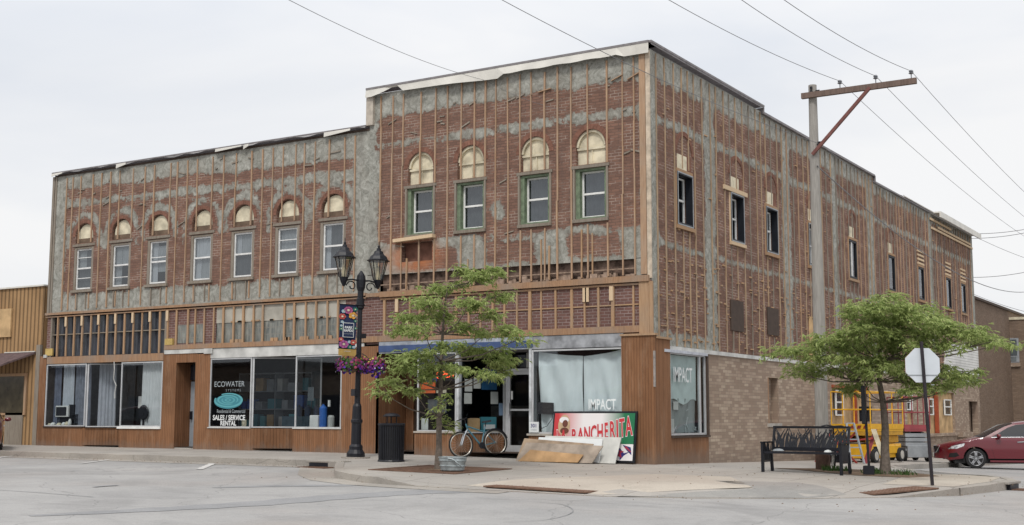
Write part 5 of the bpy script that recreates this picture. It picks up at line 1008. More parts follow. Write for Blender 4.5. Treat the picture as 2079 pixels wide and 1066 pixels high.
# ---------------- trees ----------------
LEAF=leafm('locust_leaf',(.21,.29,.085),(.47,.53,.22),.5)
def tree(label,base,trunk,limbs,pads,seed,per=150,group=None,trunk_r=(.085,.06,.045)):
    r=random.Random(seed); t=thing('honey_locust_tree',label,'tree',base,0,group,world=False)
    b=Vector(base); B=MB(); tp=[Vector(p) for p in trunk]; tr=[trunk_r[0]+(trunk_r[-1]-trunk_r[0])*i/(len(tp)-1) for i in range(len(tp))]
    tr[0]*=1.25; B.tube(tp,tr,9); B.build('trunk',BARK,t)
    B=MB(); 
    for P in pads:
        c=Vector(P[0]); 
        # fork from the nearest lower trunk point
        best=min(tp[2:],key=lambda q:(q-c).length+(3 if q.z>c.z-.05 else 0)); m=best.lerp(c,.5)+Vector((r.uniform(-.08,.08),r.uniform(-.08,.08),-.10)); e=c+Vector((0,0,-.03))
        L=(c-best).length; B.tube([best,m,e],[.008+.010*L,.006+.005*L,.004],5)
        for k in range(5):
            d=Vector((r.uniform(-1,1)*P[1],r.uniform(-1,1)*P[1],r.uniform(-.5,.9)*P[2])); s=m.lerp(e,r.uniform(.4,1)); B.tube([s,s.lerp(c+d,.6)+Vector((0,0,.03)),c+d],[.007,.005,.003],4)
    B.build('branches',BARK,t)
    B=MB()
    for c,R,H in pads:
        c=Vector(c); out=Vector((c.x,c.y,0)); out=out.normalized() if out.length>.2 else Vector((0,0,0))
        n=int(per*(R/.4)**2)
        sub=[(Vector((r.gauss(0,.45)*R,r.gauss(0,.45)*R,r.gauss(0,.45)*H)),r.uniform(.4,1)) for _ in range(7)]
        for k in range(n):
            so_,ss=r.choice(sub); p=c+so_+Vector((r.gauss(0,.3)*R*ss*1.4,r.gauss(0,.3)*R*ss*1.4,r.gauss(0,.38)*H))
            a=r.uniform(0,6.283); d=Vector((math.cos(a),math.sin(a),r.uniform(-.75,.25)))+out*.7; d.normalize(); sd_=d.cross(Vector((r.uniform(-.5,.5),r.uniform(-.5,.5),1))).normalized()
            L=r.uniform(.11,.21); w=r.uniform(.013,.026); dr_=Vector((0,0,-r.uniform(.01,.05)))
            q=p+d*L*.5; e=p+d*L+dr_
            B.add([p,q+sd_*w,e,q-sd_*w],[(0,1,2),(0,2,3)])
            for z_ in range(2):
                p2=p+d*L*r.uniform(.1,.7); d2=(d+sd_*r.choice((-1,1))*r.uniform(.7,1.4)).normalized(); L2=L*.55; s2=d2.cross(Vector((0,0,1)))*w*.8
                B.add([p2,p2+d2*L2*.5+s2,p2+d2*L2+dr_,p2+d2*L2*.5-s2],[(0,1,2,3)])
    B.build('crown',LEAF,t,norm=False); return t
def pads_px(L,base,dep,seed,k=1.):
    r=random.Random(seed); o=[]; b=Vector(base)
    for (x,y,R,H) in L:
        dd=r.uniform(-.75,.75)*k; P=at(x,y,dep+dd); o.append((tuple(P-b),R,H))
    return o
b1=(-2.78,-4.85,Sw(-2.78,-4.85)); dp1=(Vector(b1)-CAM).dot(W_)
T1=[(965,562,.42,.12),(1000,548,.30,.10),(930,548,.25,.09),(915,585,.40,.12),(880,582,.22,.08),(1010,600,.35,.12),(955,612,.45,.14),(870,618,.45,.14),(840,640,.40,.12),(825,668,.34,.11),(900,640,.40,.14),(1000,640,.3,.12),(1030,668,.32,.11),(1055,686,.30,.10),(990,672,.35,.12),(930,665,.35,.12),(860,668,.3,.12),
    (905,705,.38,.12),(850,722,.42,.13),(960,712,.45,.13),(1005,735,.4,.12),(820,745,.38,.12),(795,775,.34,.12),(775,795,.22,.09),(880,745,.38,.12),(930,748,.35,.12),(985,760,.30,.10),(1020,712,.25,.1),(840,790,.26,.1),(905,812,.16,.14),(893,845,.20,.2),(915,862,.16,.16),(880,830,.12,.12),(1020,755,.2,.08),(870,765,.3,.1)]
tree('small light green tree growing from the rusty grate before the corner shop',b1,[(0,0,0),(0.01,0,.5),(.0,.01,1.1),(.02,.03,1.7),(.05,.0,2.3),(.06,.03,2.9),(.12,.02,3.5),(.2,0,3.9)],None,pads_px(T1,b1,dp1,5),11,185,'young honey locust trees on the pavement',(.075,.05,.014))
b2=(5.49,-.3,Sw(5.49,-.3)); dp2=(Vector(b2)-CAM).dot(W_)
T2=[]
for x,y,R in ((700,62,.3),(770,45,.14),(640,95,.38),(720,110,.45),(590,120,.34),(800,120,.45),(860,115,.38),(680,160,.5),(930,160,.4),(780,180,.5),(600,185,.42),(520,150,.22),(870,200,.5),(980,190,.38),(1040,215,.35),(720,230,.5),(560,240,.45),(480,250,.4),(640,265,.5),(820,260,.5),(940,250,.45),(1080,245,.4),(1150,250,.36),(1200,265,.32),(1250,285,.26),(1310,298,.22),(400,290,.38),(330,320,.38),(260,325,.32),(190,330,.28),(120,350,.22),(470,310,.4),(560,310,.45),(760,310,.5),(880,320,.45),(1000,300,.35),(1120,290,.28),(350,370,.36),(440,370,.38),(300,420,.32),(240,450,.22),(380,430,.36),(470,440,.36),(560,390,.42),(650,400,.4),(760,390,.42),(850,400,.4),(560,460,.3),(620,450,.3),(545,520,.26),(520,545,.16),(590,495,.26),(780,470,.3),(830,500,.34),(850,535,.22),(800,540,.2),(900,480,.3),(1040,440,.34),(1100,460,.34),(1060,500,.3),(1000,520,.28),(1140,490,.26),(960,540,.14),(1150,440,.2),(700,420,.2)):
    T2.append((1520+x/2.538,580+y/2.538,R,R*.34))
tree('bushy green tree beside the black bench and the octagonal sign',b2,[(0,0,0),(.01,0,.5),(.03,.01,1.0),(.0,.02,1.5),(-.06,.0,1.95),(-.05,0,2.4),(.0,.02,2.9),(.02,0,3.3)],None,pads_px(T2,b2,dp2,8,1.1),12,160,'young honey locust trees on the pavement',(.10,.07,.018))
B=MB(); r=random.Random(5)
for (cx_,cy_,n,R) in ((5.35,-.25,170,.35),(4.25,.3,170,.35),(5.9,-.3,60,.3)):
    for k in range(n):
        a=r.uniform(0,6.28); q=R*r.random(); x,y=cx_+q*math.cos(a),cy_+q*math.sin(a); h=r.uniform(.03,.15); z=Sw(x,y); dx,dy=r.uniform(-.06,.06),r.uniform(-.06,.06); B.add([(x-.006,y,z),(x+.008,y,z),(x+dx+.012,y+dy,z+h*.7),(x+dx*1.6,y+dy*1.6,z+h)],[(0,1,2,3)])
o=B.build('weeds',LEAFD,norm=False,kind='stuff'); tag(o,'green weeds and grass at the foot of the bushy tree','weeds')

B=MB(); r=random.Random(9)
for k in range(420):
    x=r.uniform(-24,-6) if k<200 else r.uniform(-4,9); y=-3.95-abs(r.gauss(0,.28)) if k<200 else r.uniform(-9.5,1)
    if k>=200 and abs(Sw(x,y)-Rd(x,y))<.0: continue
    z=(Rd(x,y)+.008) if k<200 else max(Sw(x,y),Rd(x,y))+.008
    q=r.uniform(.006,.022); a=r.uniform(0,6); B.add([(x+q*math.cos(a+w*1.57),y+q*math.sin(a+w*1.57),z) for w in range(4)]+[(x,y,z+q*.7)],[(0,1,4),(1,2,4),(2,3,4),(3,0,4)])
o=B.build('gravel',DIRT,norm=False,kind='stuff'); tag(o,'loose grit and small stones along the gutter and pavement','gravel')

t=thing('shop_shelving','dim shelving with boxes at the back of the dark middle water shop window','shelving',(-14.0,2.2,.14)); B=MB()
for z in (.7,1.25,1.8,2.35): B.box((-15.3,2.0,z),(-12.3,2.4,z+.03))
for x in (-15.3,-13.8,-12.33): B.box((x,2.0,.14),(x+.03,2.4,2.4))
B.build('frame',GREYP,t); r=random.Random(2)
for z in (.73,1.28,1.83):
    x=-15.2
    while x<-12.5:
        w_=r.uniform(.15,.4); bx(t,'goods',r.choice([TEAL,BLUET,FLASH,PLY,GREYP,TEAL2]),x,x+w_,2.02,2.3,z,z+r.uniform(.18,.42)); x+=w_+r.uniform(.05,.25)
# ---------------- bench ----------------
bl=at(1549,955,27.0); bx0,by0=bl.x,bl.y; zb=S(bx0+1,by0)
bn_=thing('park_bench','black metal park bench with cut-out reed pattern in its back','bench',(bx0,by0,zb),-.06,world=False)
BW=1.74; zl=.02; zr=-.06
def lz_(x): return zl+(zr-zl)*x/BW
for x in (0,BW):
    B=MB(); z=lz_(x)-.03
    B.bar((x,0,z),(x,0,.63),.055,.055); B.bar((x,.50,z),(x,.44,.45),.055,.055); B.bar((x,-.05,.645),(x,.50,.645),.06,.03); B.bar((x,.03,.24),(x,.45,.24),.03,.03); B.bar((x,.03,.42),(x,.45,.42),.04,.04); B.build('end_frame',BLACK,bn_)
    B=MB(); r=random.Random(int(x*7))
    for k in range(9): y0=.06+.04*k; B.tube([(x,y0,.26),(x,y0+r.uniform(-.03,.03),.45),(x,y0+r.uniform(-.09,.09),.63)],[.018,.016,.006],4)
    (B.box((x-.012,.06,.26),(x+.012,.42,.60)) if x>0 else None); B.build('reed_panel',BLACK,bn_)
B=MB(); B.bar((.03,.46,.46),(.03,.60,.97),.045,.045); B.bar((BW-.03,.46,.46),(BW-.03,.60,.97),.045,.045); B.bar((0,.60,.965),(BW,.60,.965),.05,.05); B.bar((.03,.475,.50),(BW-.03,.475,.50),.04,.08)
B.build('back_frame',BLACK,bn_)
B=MB(); r=random.Random(4)
for k in range(76):
    x=.06+(BW-.12)*k/75+r.uniform(-.02,.02); s=r.uniform(-.28,.28); h=r.uniform(.30,.46); f=lambda t:.475+.125*t/.46
    pts=[(min(BW-.04,max(.04,x+s*(t/.46)**1.6)),f(t)-.0,.50+t) for t in (0,h*.35,h*.7,h)]; B.tube(pts,[.02,.02,.015,.007],4)
B.build('reed_cutouts',BLACK,bn_)
B=MB()
for k in range(6): B.box((.02,.02+k*.075,.435),(BW-.02,.075+k*.075,.45))
B.box((.02,-.01,.41),(BW-.02,.02,.455)); B.build('seat',BLACK,bn_)
B=MB(); B.lathe([(.0,.0),(.09,.01),(.06,.05),(.02,.06)],(0,0,0),9,lambda x,y,z:(.28+x*1.5,.2+y,.452+z)); tag(B.build('crumpled_cloth',GREYP,loc=(0,0,0)),'grey crumpled cloth on the left end of the bench seat','cloth'); o=bpy.data.objects['crumpled_cloth']; o.location=(bx0,by0,zb); 
B=MB(); B.lathe([(.0,.0),(.07,.0),(.055,.035),(.01,.05)],(0,0,0),7,lambda x,y,z:(1.38+x*1.2,.15+y,.452+z)); o=tag(B.build('paper_bag',LET,loc=(0,0,0)),'crumpled white paper on the bench seat','paper'); o.location=(bx0,by0,zb)
# ---------------- octagonal sign, seen from behind ----------------
P_=at(1893,985,23.2); sp_=(P_.x,P_.y); sz_=P_.z; t=thing('stop_sign','blank white back of an octagonal sign on a dark post','road sign',(sp_[0],sp_[1],sz_),math.atan2(R_.y,R_.x),world=False); dps=(Vector((sp_[0],sp_[1],1.5))-CAM).dot(W_)
B=MB(); B.bar((.0,0,-.0),(-.105,0,2.64),.055,.05); [B.bar((-.003-k*.0041,-.03,.1+k*.1),(-.003-k*.0041,-.024,.12+k*.1),.012) for k in range(24)]; B.build('post',plain('post_paint',(.018,.013,.018),.5,.4,0,.4),t)
R8=.345; cz=2.20; B=MB(); B.prism([(-.085+R8*math.cos(math.pi/8+k*math.pi/4),cz+R8*math.sin(math.pi/8+k*math.pi/4)) for k in range(8)],-.045,-.035,L_); B.build('sign_plate',plain('sign_back',(.56,.60,.64),.5,.4,0,.06,3),t)
B=MB(); B.prism([(-.085+R8*math.cos(math.pi/8+k*math.pi/4),cz+R8*math.sin(math.pi/8+k*math.pi/4)) for k in range(8)],-.056,-.052,L_); B.build('sign_face',SRD,t)
B=MB(); B.box((-.36,.032,2.0),(.19,.034,2.025)); B.box((.06,.032,1.83),(.12,.0345,1.845)); B.build('seam',GREYP,t)
# black slim post
pp=(5.28,-.72); t=thing('sign_post','slim black post with a narrow plate seen edge-on, left of the bushy tree','post',(pp[0],pp[1],Sw(*pp)),.2,world=False)
B=MB(); B.bar((0,0,0),(-.06,0,1.80),.06,.05); B.build('post',BLACK,t); B=MB(); B.box((-.105,-.2,1.05),(-.03,.2,1.85)); B.build('plate',BLACK,t,bevel=.015); B=MB(); B.box((-.12,-.1,0),(.10,.1,.19)); B.build('base_box',BLACK,t,bevel=.012)
# ---------------- utility pole ----------------
up=(3.68,1.15); zu=Sw(*up)-.02; t=thing('utility_pole','tall weathered wooden utility pole with one crossarm behind the bench','utility pole',(up[0],up[1],zu),0,world=False)
du=(Vector((up[0],up[1],0))-CAM).dot(W_); ztop=at(1646,148,du).z-zu; zarm=at(1646,172,du).z-zu
B=MB(); B.tube([(0,0,0),(0,0,ztop*.5),(0,0,ztop)],[.155,.13,.095],14); B.build('pole',POLEW,t); B=MB(); B.lathe([(.17,0),(.165,.5),(.15,.52)],(0,0,0),14); B.build('ground_sleeve',plain('creosote',(.10,.06,.045),.8,.2,0,.4),t)
ex=2.44; B=MB(); B.bar((-.22,-.14,zarm),(ex,-.14,zarm),.10,.13); B.build('crossarm',ARMW,t); B=MB(); B.bar((.0,-.14,zarm-1.42),(1.40,-.17,zarm-.02),.07,.07); B.build('brace',plain('red_brace',(.17,.07,.06),.7,.3),t)
ins=[]; 
for x in (.70,1.53,2.33):
    B=MB(); B.lathe([(.012,-.1),(.012,.13),(.035,.13),(.06,.15),(.035,.17),(.055,.19),(.03,.22)],(x,-.14,zarm+.04),10); B.build('insulator',plain('porcelain',(.16,.17,.19),.3,.6),t); ins.append(Vector((up[0]+x,up[1]-.14,zu+zarm+.24)))
B=MB(); B.tube([(.1,-.1,zarm+.1),(.2,-.1,zarm+.1)],.015,5); B.box((-.02,-.14,ztop-.12),(.03,-.09,ztop-.06)); B.box((-.02,-.14,ztop-.2),(.03,-.09,ztop-.15)); B.build('bolt',BLACK,t)
spool=Vector((up[0]+.17,up[1]-.1,at(1663,278,du).z)); tele=Vector((up[0]+.1,up[1]-.12,at(1660,325,du).z))
B=MB(); s_=spool-Vector((up[0],up[1],zu)); B.lathe([(.05,-.05),(.05,-.03),(.03,0),(.05,.03),(.05,.05)],tuple(s_),9); B.bar((0,0,s_.z),tuple(s_),.03); B.build('spool',BLACK,t)
def wire(label,a,b,sag,r=.0065,mat=WIRE,n=22,group='overhead wires'):
    a=Vector(a); b=Vector(b); B=MB(); B.tube([a.lerp(b,i/n)-Vector((0,0,4*sag*(i/n)*(1-i/n))) for i in range(n+1)],r,5,False); return tag(B.build('overhead_wire',mat,loc=a,norm=False),label,'wire',group)
nm=('left','middle','right')
for k,p in enumerate(ins):
    wire('wire running back along the side street from the %s insulator on the crossarm'%nm[k],p,p+Vector((0,44,-.2)),.75)
tops=[(1405,0),(1545,0),(1632,0)]
for k,p in enumerate(ins):
    q=at(*tops[k],(p-CAM).dot(W_)-6); v=(q-p)*1.8; wire('wire crossing the sky towards the top edge from the %s insulator on the crossarm'%nm[k],p,p+v,.25)
wire('thin wire passing before the corner building to the pole from the upper left',at(1057,0,22)+ (at(1057,0,22)-spool)*.3,spool,.25,.0065)
wire('thin wire running from the pole spool down to the side wall roofline',spool,ws(1834,398),.15,.007); wire('thin wire slanting down from the roofline across the side wall top',ws(1834,396),ws(2075,620)*0+at(2079,523,60),.2,.009)
wire('thick sagging cable running from the pole past the side windows',tele,at(2090,592,62),.9,.015)
wp=wf(985,163); wire('long wire from the sky at upper left to the front of the corner block',at(560,-14,20),wp,.15,.0055); wire('faint drop wire lying against the front of the corner block',wp,wf(1150,225),.1,.004)
for (a,b) in (((1960,474),(2085,465)),((1960,484),(2085,472)),((1960,563),(2085,552)),): wire('distant wire right of the far roof corner, one of several faint ones',at(*a,75),at(*b,70),.1,.016,group='faint distant wires')
wire('faint wire slanting down above the brown brick building',at(1960,590,80),at(2090,635,75),.1,.014)
# ---------------- scissor lifts ----------------
def lift(label,loc,rz,L,Wd,chH,stack,zdeck,mats,rail=1.05,name='scissor_lift',low=False):
    mc,ms,mp_,mr_=mats; t=thing(name,label,'scissor lift',loc,rz,'scissor lifts parked by the side wall',world=False); x=L/2;y=Wd/2
    B=MB(); B.box((-x,-y+.08,.14),(x,y-.08,.14+chH)); B.box((-x+.1,-y+.04,.16+chH*.25),(x-.1,y-.04,.10+chH)); B.build('chassis',mc,t,bevel=.015)
    for sx_ in (-1,1):
        for sy in (-1,1):
            B=MB(); c=(sx_*(x-.26),sy*(y-.02),.22); B.lathe([(.14,-.07),(.21,-.065),(.22,-.04),(.22,.04),(.21,.065),(.14,.07)],(0,0,0),20,lambda a,b,z:(c[0]+a,c[1]+z,c[2]+b)); w=B.build('wheel',BLACKR,t); B=MB(); B.lathe([(.02,-.085),(.13,-.08),(.15,0),(.13,.08),(.02,.085)],(0,0,0),16,lambda a,b,z:(c[0]+a,c[1]+z,c[2]+b)); B.build('rim',plain('rim_cream',(.42,.40,.36),.6,.3),w)
    z0=.16+chH; z1=zdeck; n=stack; h=(z1-z0)/n
    for k in range(n):
        for sy in (-1,1):
            B=MB(); B.bar((-x+.15,sy*(y-.16),z0+k*h+.03),(x-.15,sy*(y-.16),z0+(k+1)*h-.03),.05,.09); B.build('scissor_arm',ms,t); B=MB(); B.bar((x-.15,sy*(y-.23),z0+k*h+.03),(-x+.15,sy*(y-.23),z0+(k+1)*h-.03),.05,.09); B.build('scissor_arm',ms,t)
    B=MB(); B.box((-x,-y,z1),(x,y,z1+.06)); B.box((-x,-y-.01,z1+.06),(x,-y+.02,z1+.22)); B.box((-x,y-.02,z1+.06),(x,y+.01,z1+.22)); B.box((-x-.01,-y,z1+.06),(-x+.02,y,z1+.22)); B.box((x-.02,-y,z1+.06),(x+.01,y,z1+.22)); B.build('platform',mp_,t)
    B=MB(); zt=z1+.1
    for sy in (-1,1):
        for xx in (-x,-x*.33,x*.33,x): B.tube([(xx,sy*y,zt),(xx,sy*y,z1+rail)],.02,6)
        for z in (z1+rail,z1+rail*.55): B.tube([(-x,sy*y,z),(x,sy*y,z)],.02,6)
    for xx in (-x,x):
        for z in (z1+rail,z1+rail*.55): B.tube([(xx,-y,z),(xx,y,z)],.02,6)
    B.build('guard_rail',mr_,t); return t,z1
HAZ=plain('hazard_red',(.22,.03,.02),.5,.4)
yl=(1.5,12.2); t,z1=lift('yellow scissor lift with lowered platform beside the side wall',(yl[0],yl[1],S(*yl)),1.45,2.5,1.25,.42,3,.95,(YEL,plain('arm_yellow',(.45,.24,.02),.5,.4),YEL,YEL),1.2)
B=MB()
for k in range(5): B.add([(-1.262,-.5+k*.2,z1+.08),(-1.262,-.38+k*.2,z1+.08),(-1.262,-.42+k*.2,z1+.18),(-1.262,-.54+k*.2,z1+.18)],[(0,1,2,3)])
B.build('hazard_marks',HAZ,t,norm=False); B=MB(); B.box((-1.2,-.55,z1+.3),(-.95,-.25,z1+.75)); B.build('control_box',BLACK,t)
bx(t,'battery_box',DARK,-1.0,.1,-.60,-.585,.25,.5); bx(t,'side_skirt',plain('skirt_yellow',(.5,.27,.03),.5,.4,0,.3),-1.25,1.25,-.62,.62,z1-.12,z1-.005); bx(t,'tray',plain('tray_yellow',(.58,.31,.03),.5,.4,0,.3),-.2,1.15,-.5,.5,.6,.80)
rl=(1.6,16.6); t,z1=lift('grey scissor lift with a dull red platform beyond the yellow one',(rl[0],rl[1],S(*rl)),2.13,1.85,.85,.40,4,1.0,(GREYP,GREYP,REDP,REDP),1.15)
B=MB(); 
for k in range(3): B.box((-.9,-.4,.52+k*.15),(.9,.4,.64+k*.15))
B.build('grey_panels',GREYP,t)
# folding trestle, saw-horse and ladder near the lift
t=thing('a_frame_sign','narrow cream folding board with a red leg before the yellow lift','folding board',(2.7,9.6,S(2.7,9.6)),.0,world=False); B=MB(); B.hexa([(-.02,-.05,0),(.12,-.05,0),(.12,-.02,0),(-.02,-.02,0),(-.36,.02,1.0),(-.22,.02,1.0),(-.22,.05,1.0),(-.36,.05,1.0)]); B.build('board',CREAM,t); B=MB(); B.hexa([(-.62,-.03,0),(-.5,-.03,0),(-.5,.0,0),(-.62,.0,0),(-.3,.1,1.0),(-.2,.1,1.0),(-.2,.13,1.0),(-.3,.13,1.0)]); B.build('leg',REDP,t)
t=thing('step_ladder','grey and black step ladder leaning beside the red trestle','ladder',(2.0,9.0,S(2,9)),.0,world=False); B=MB(); B.bar((.3,0,0),(0,.1,1.15),.06,.04); B.bar((.0,-.3,0),(-.15,-.1,1.15),.06,.04); [B.bar((.3-.3*k/5,.1*k/5,1.15*k/5),(-.15*k/5,-.3+.2*k/5,1.15*k/5),.05,.03) for k in (1,2,3,4,5)]; B.build('frame',GREYP,t)
t=thing('trestle','red steel trestle with crossed legs under the yellow lift','trestle',(1.7,9.3,S(1.7,9.3)),.0,world=False); B=MB(); B.bar((-.6,0,0),(.3,0,.9),.05); B.bar((.3,0,0),(-.6,0,.9),.05); B.bar((-.6,0,.55),(.7,.3,.72),.05); B.bar((-1.0,.2,.0),(-.5,.2,.9),.05); B.bar((-.1,.2,.0),(-.1,.2,.6),.06); B.build('legs',plain('trestle_red',(.30,.04,.03),.5,.4),t); B=MB(); B.box((-.9,.3,.0),(-.1,.7,.32)); B.build('tool_bin',DARK,t)
# ---------------- bicycles ----------------
def bicycle(label,a,b,za,zb_,fcol,leanv,r=.335,name='bicycle',parts=True):
    """wheels at a and b (front, rear), stands in the plane through both"""
    a=Vector((a[0],a[1],0)); b=Vector((b[0],b[1],0)); L=(b-a).length; rz=math.atan2((b-a).y,(b-a).x); t=thing(name,label,'bicycle',(a.x,a.y,za),rz,world=False); t.rotation_euler=(leanv,0,rz)
    s=L/1.06; q=lambda x,z,y=0:(x*s,y,z+ (zb_-za)*x*s/L)
    for nm,x in (('front_wheel',0),('rear_wheel',1.06)):
        c=q(x,r); B=MB(); n=32; pts=[(c[0]+r*.96*math.cos(2*math.pi*k/n),0,c[2]+r*.96*math.sin(2*math.pi*k/n)) for k in range(n+1)]; B.tube(pts,.022,6,False); w=B.build(nm,BLACKR,t)
        B=MB(); pts=[(c[0]+r*.87*math.cos(2*math.pi*k/n),0,c[2]+r*.87*math.sin(2*math.pi*k/n)) for k in range(n+1)]; B.tube(pts,.014,5,False); B.build('rim',plain('bike_rim',(.40,.38,.34),.35,.5,.3),w)
        B=MB()
        for k in range(20): an=2*math.pi*k/20; B.tube([c,(c[0]+r*.87*math.cos(an),0,c[2]+r*.87*math.sin(an))],.003,3,False)
        B.lathe([(.025,-.04),(.025,.04)],(0,0,0),8,lambda X,Y,Z:(c[0]+X,Z,c[2]+Y)); B.build('spokes',plain('spoke',(.30,.29,.27),.3,.5,.4),w)
    B=MB(); hd=q(.17,.86); hd2=q(.22,.72); bb=q(.62,.28); st=q(.76,.76); rw=q(1.06,r)
    B.tube([hd,hd2],.022,8); B.tube([hd2,bb],.022,8); B.tube([q(.19,.80),q(.74,.62)],.02,8); B.tube([bb,st],.018,8); B.tube([bb,rw],.012,6); B.tube([q(.73,.64),rw],.011,6); B.build('frame',fcol,t)
    B=MB(); B.tube([hd2,q(.1,.58,.05),q(0,r,.05)],.014,6); B.tube([hd2,q(.1,.58,-.05),q(0,r,-.05)],.014,6); B.build('fork',plain('fork_white',(.45,.5,.55),.4,.5),t)
    B=MB(); B.tube([hd,q(.14,.98)],.015,6); B.tube([q(.02,.97,.27),q(.12,1.0,.16),q(.13,.98,0),q(.12,1.0,-.16),q(.02,.97,-.27)],.014,6); B.build('handlebar',BLACK,t)
    B=MB(); B.tube([st,q(.79,.86)],.014,6); B.hexa([q(.68,.86,-.02),q(.68,.86,.02),q(.92,.87,.08),q(.92,.87,-.08),q(.68,.90,-.015),q(.68,.90,.015),q(.92,.92,.075),q(.92,.92,-.075)]); B.build('saddle',BLACK,t)
    B=MB(); B.lathe([(.085,-.01),(.085,.01)],(0,0,0),14,lambda X,Y,Z:(bb[0]+X,Z-.05,bb[2]+Y)); B.bar((bb[0],-.07,bb[2]),(bb[0]+.1,-.07,bb[2]-.14),.02); B.bar((bb[0],.07,bb[2]),(bb[0]-.1,.07,bb[2]+.14),.02); B.box((bb[0]+.07,-.12,bb[2]-.16),(bb[0]+.15,-.05,bb[2]-.14)); B.build('crank',BLACK,t)
    B=MB(); pts=[(rw[0]+r*1.07*math.cos(an),0,rw[2]+r*1.07*math.sin(an)) for an in [math.pi*.1+math.pi*.75*k/8 for k in range(9)]]; B.tube(pts,.018,5); B.build('mudguard',BLACK,t); return t
bf=wf(938,925,-.40); br_=wf(988,918,-.05)
bicycle('teal and white bicycle leaning below the slanted shop window',(bf.x,-.42),(bf.x+.52,.40),.0,.05,plain('teal_frame',(.06,.17,.22),.35,.5),-.12)
bb_=at(1692,955,28.2); t=bicycle('dark bicycle mostly hidden behind the right end of the bench',(bb_.x,bb_.y),(bb_.x-.42,bb_.y+.95),Sw(bb_.x,bb_.y),Sw(bb_.x-.42,bb_.y+.95),BLACK,.05)
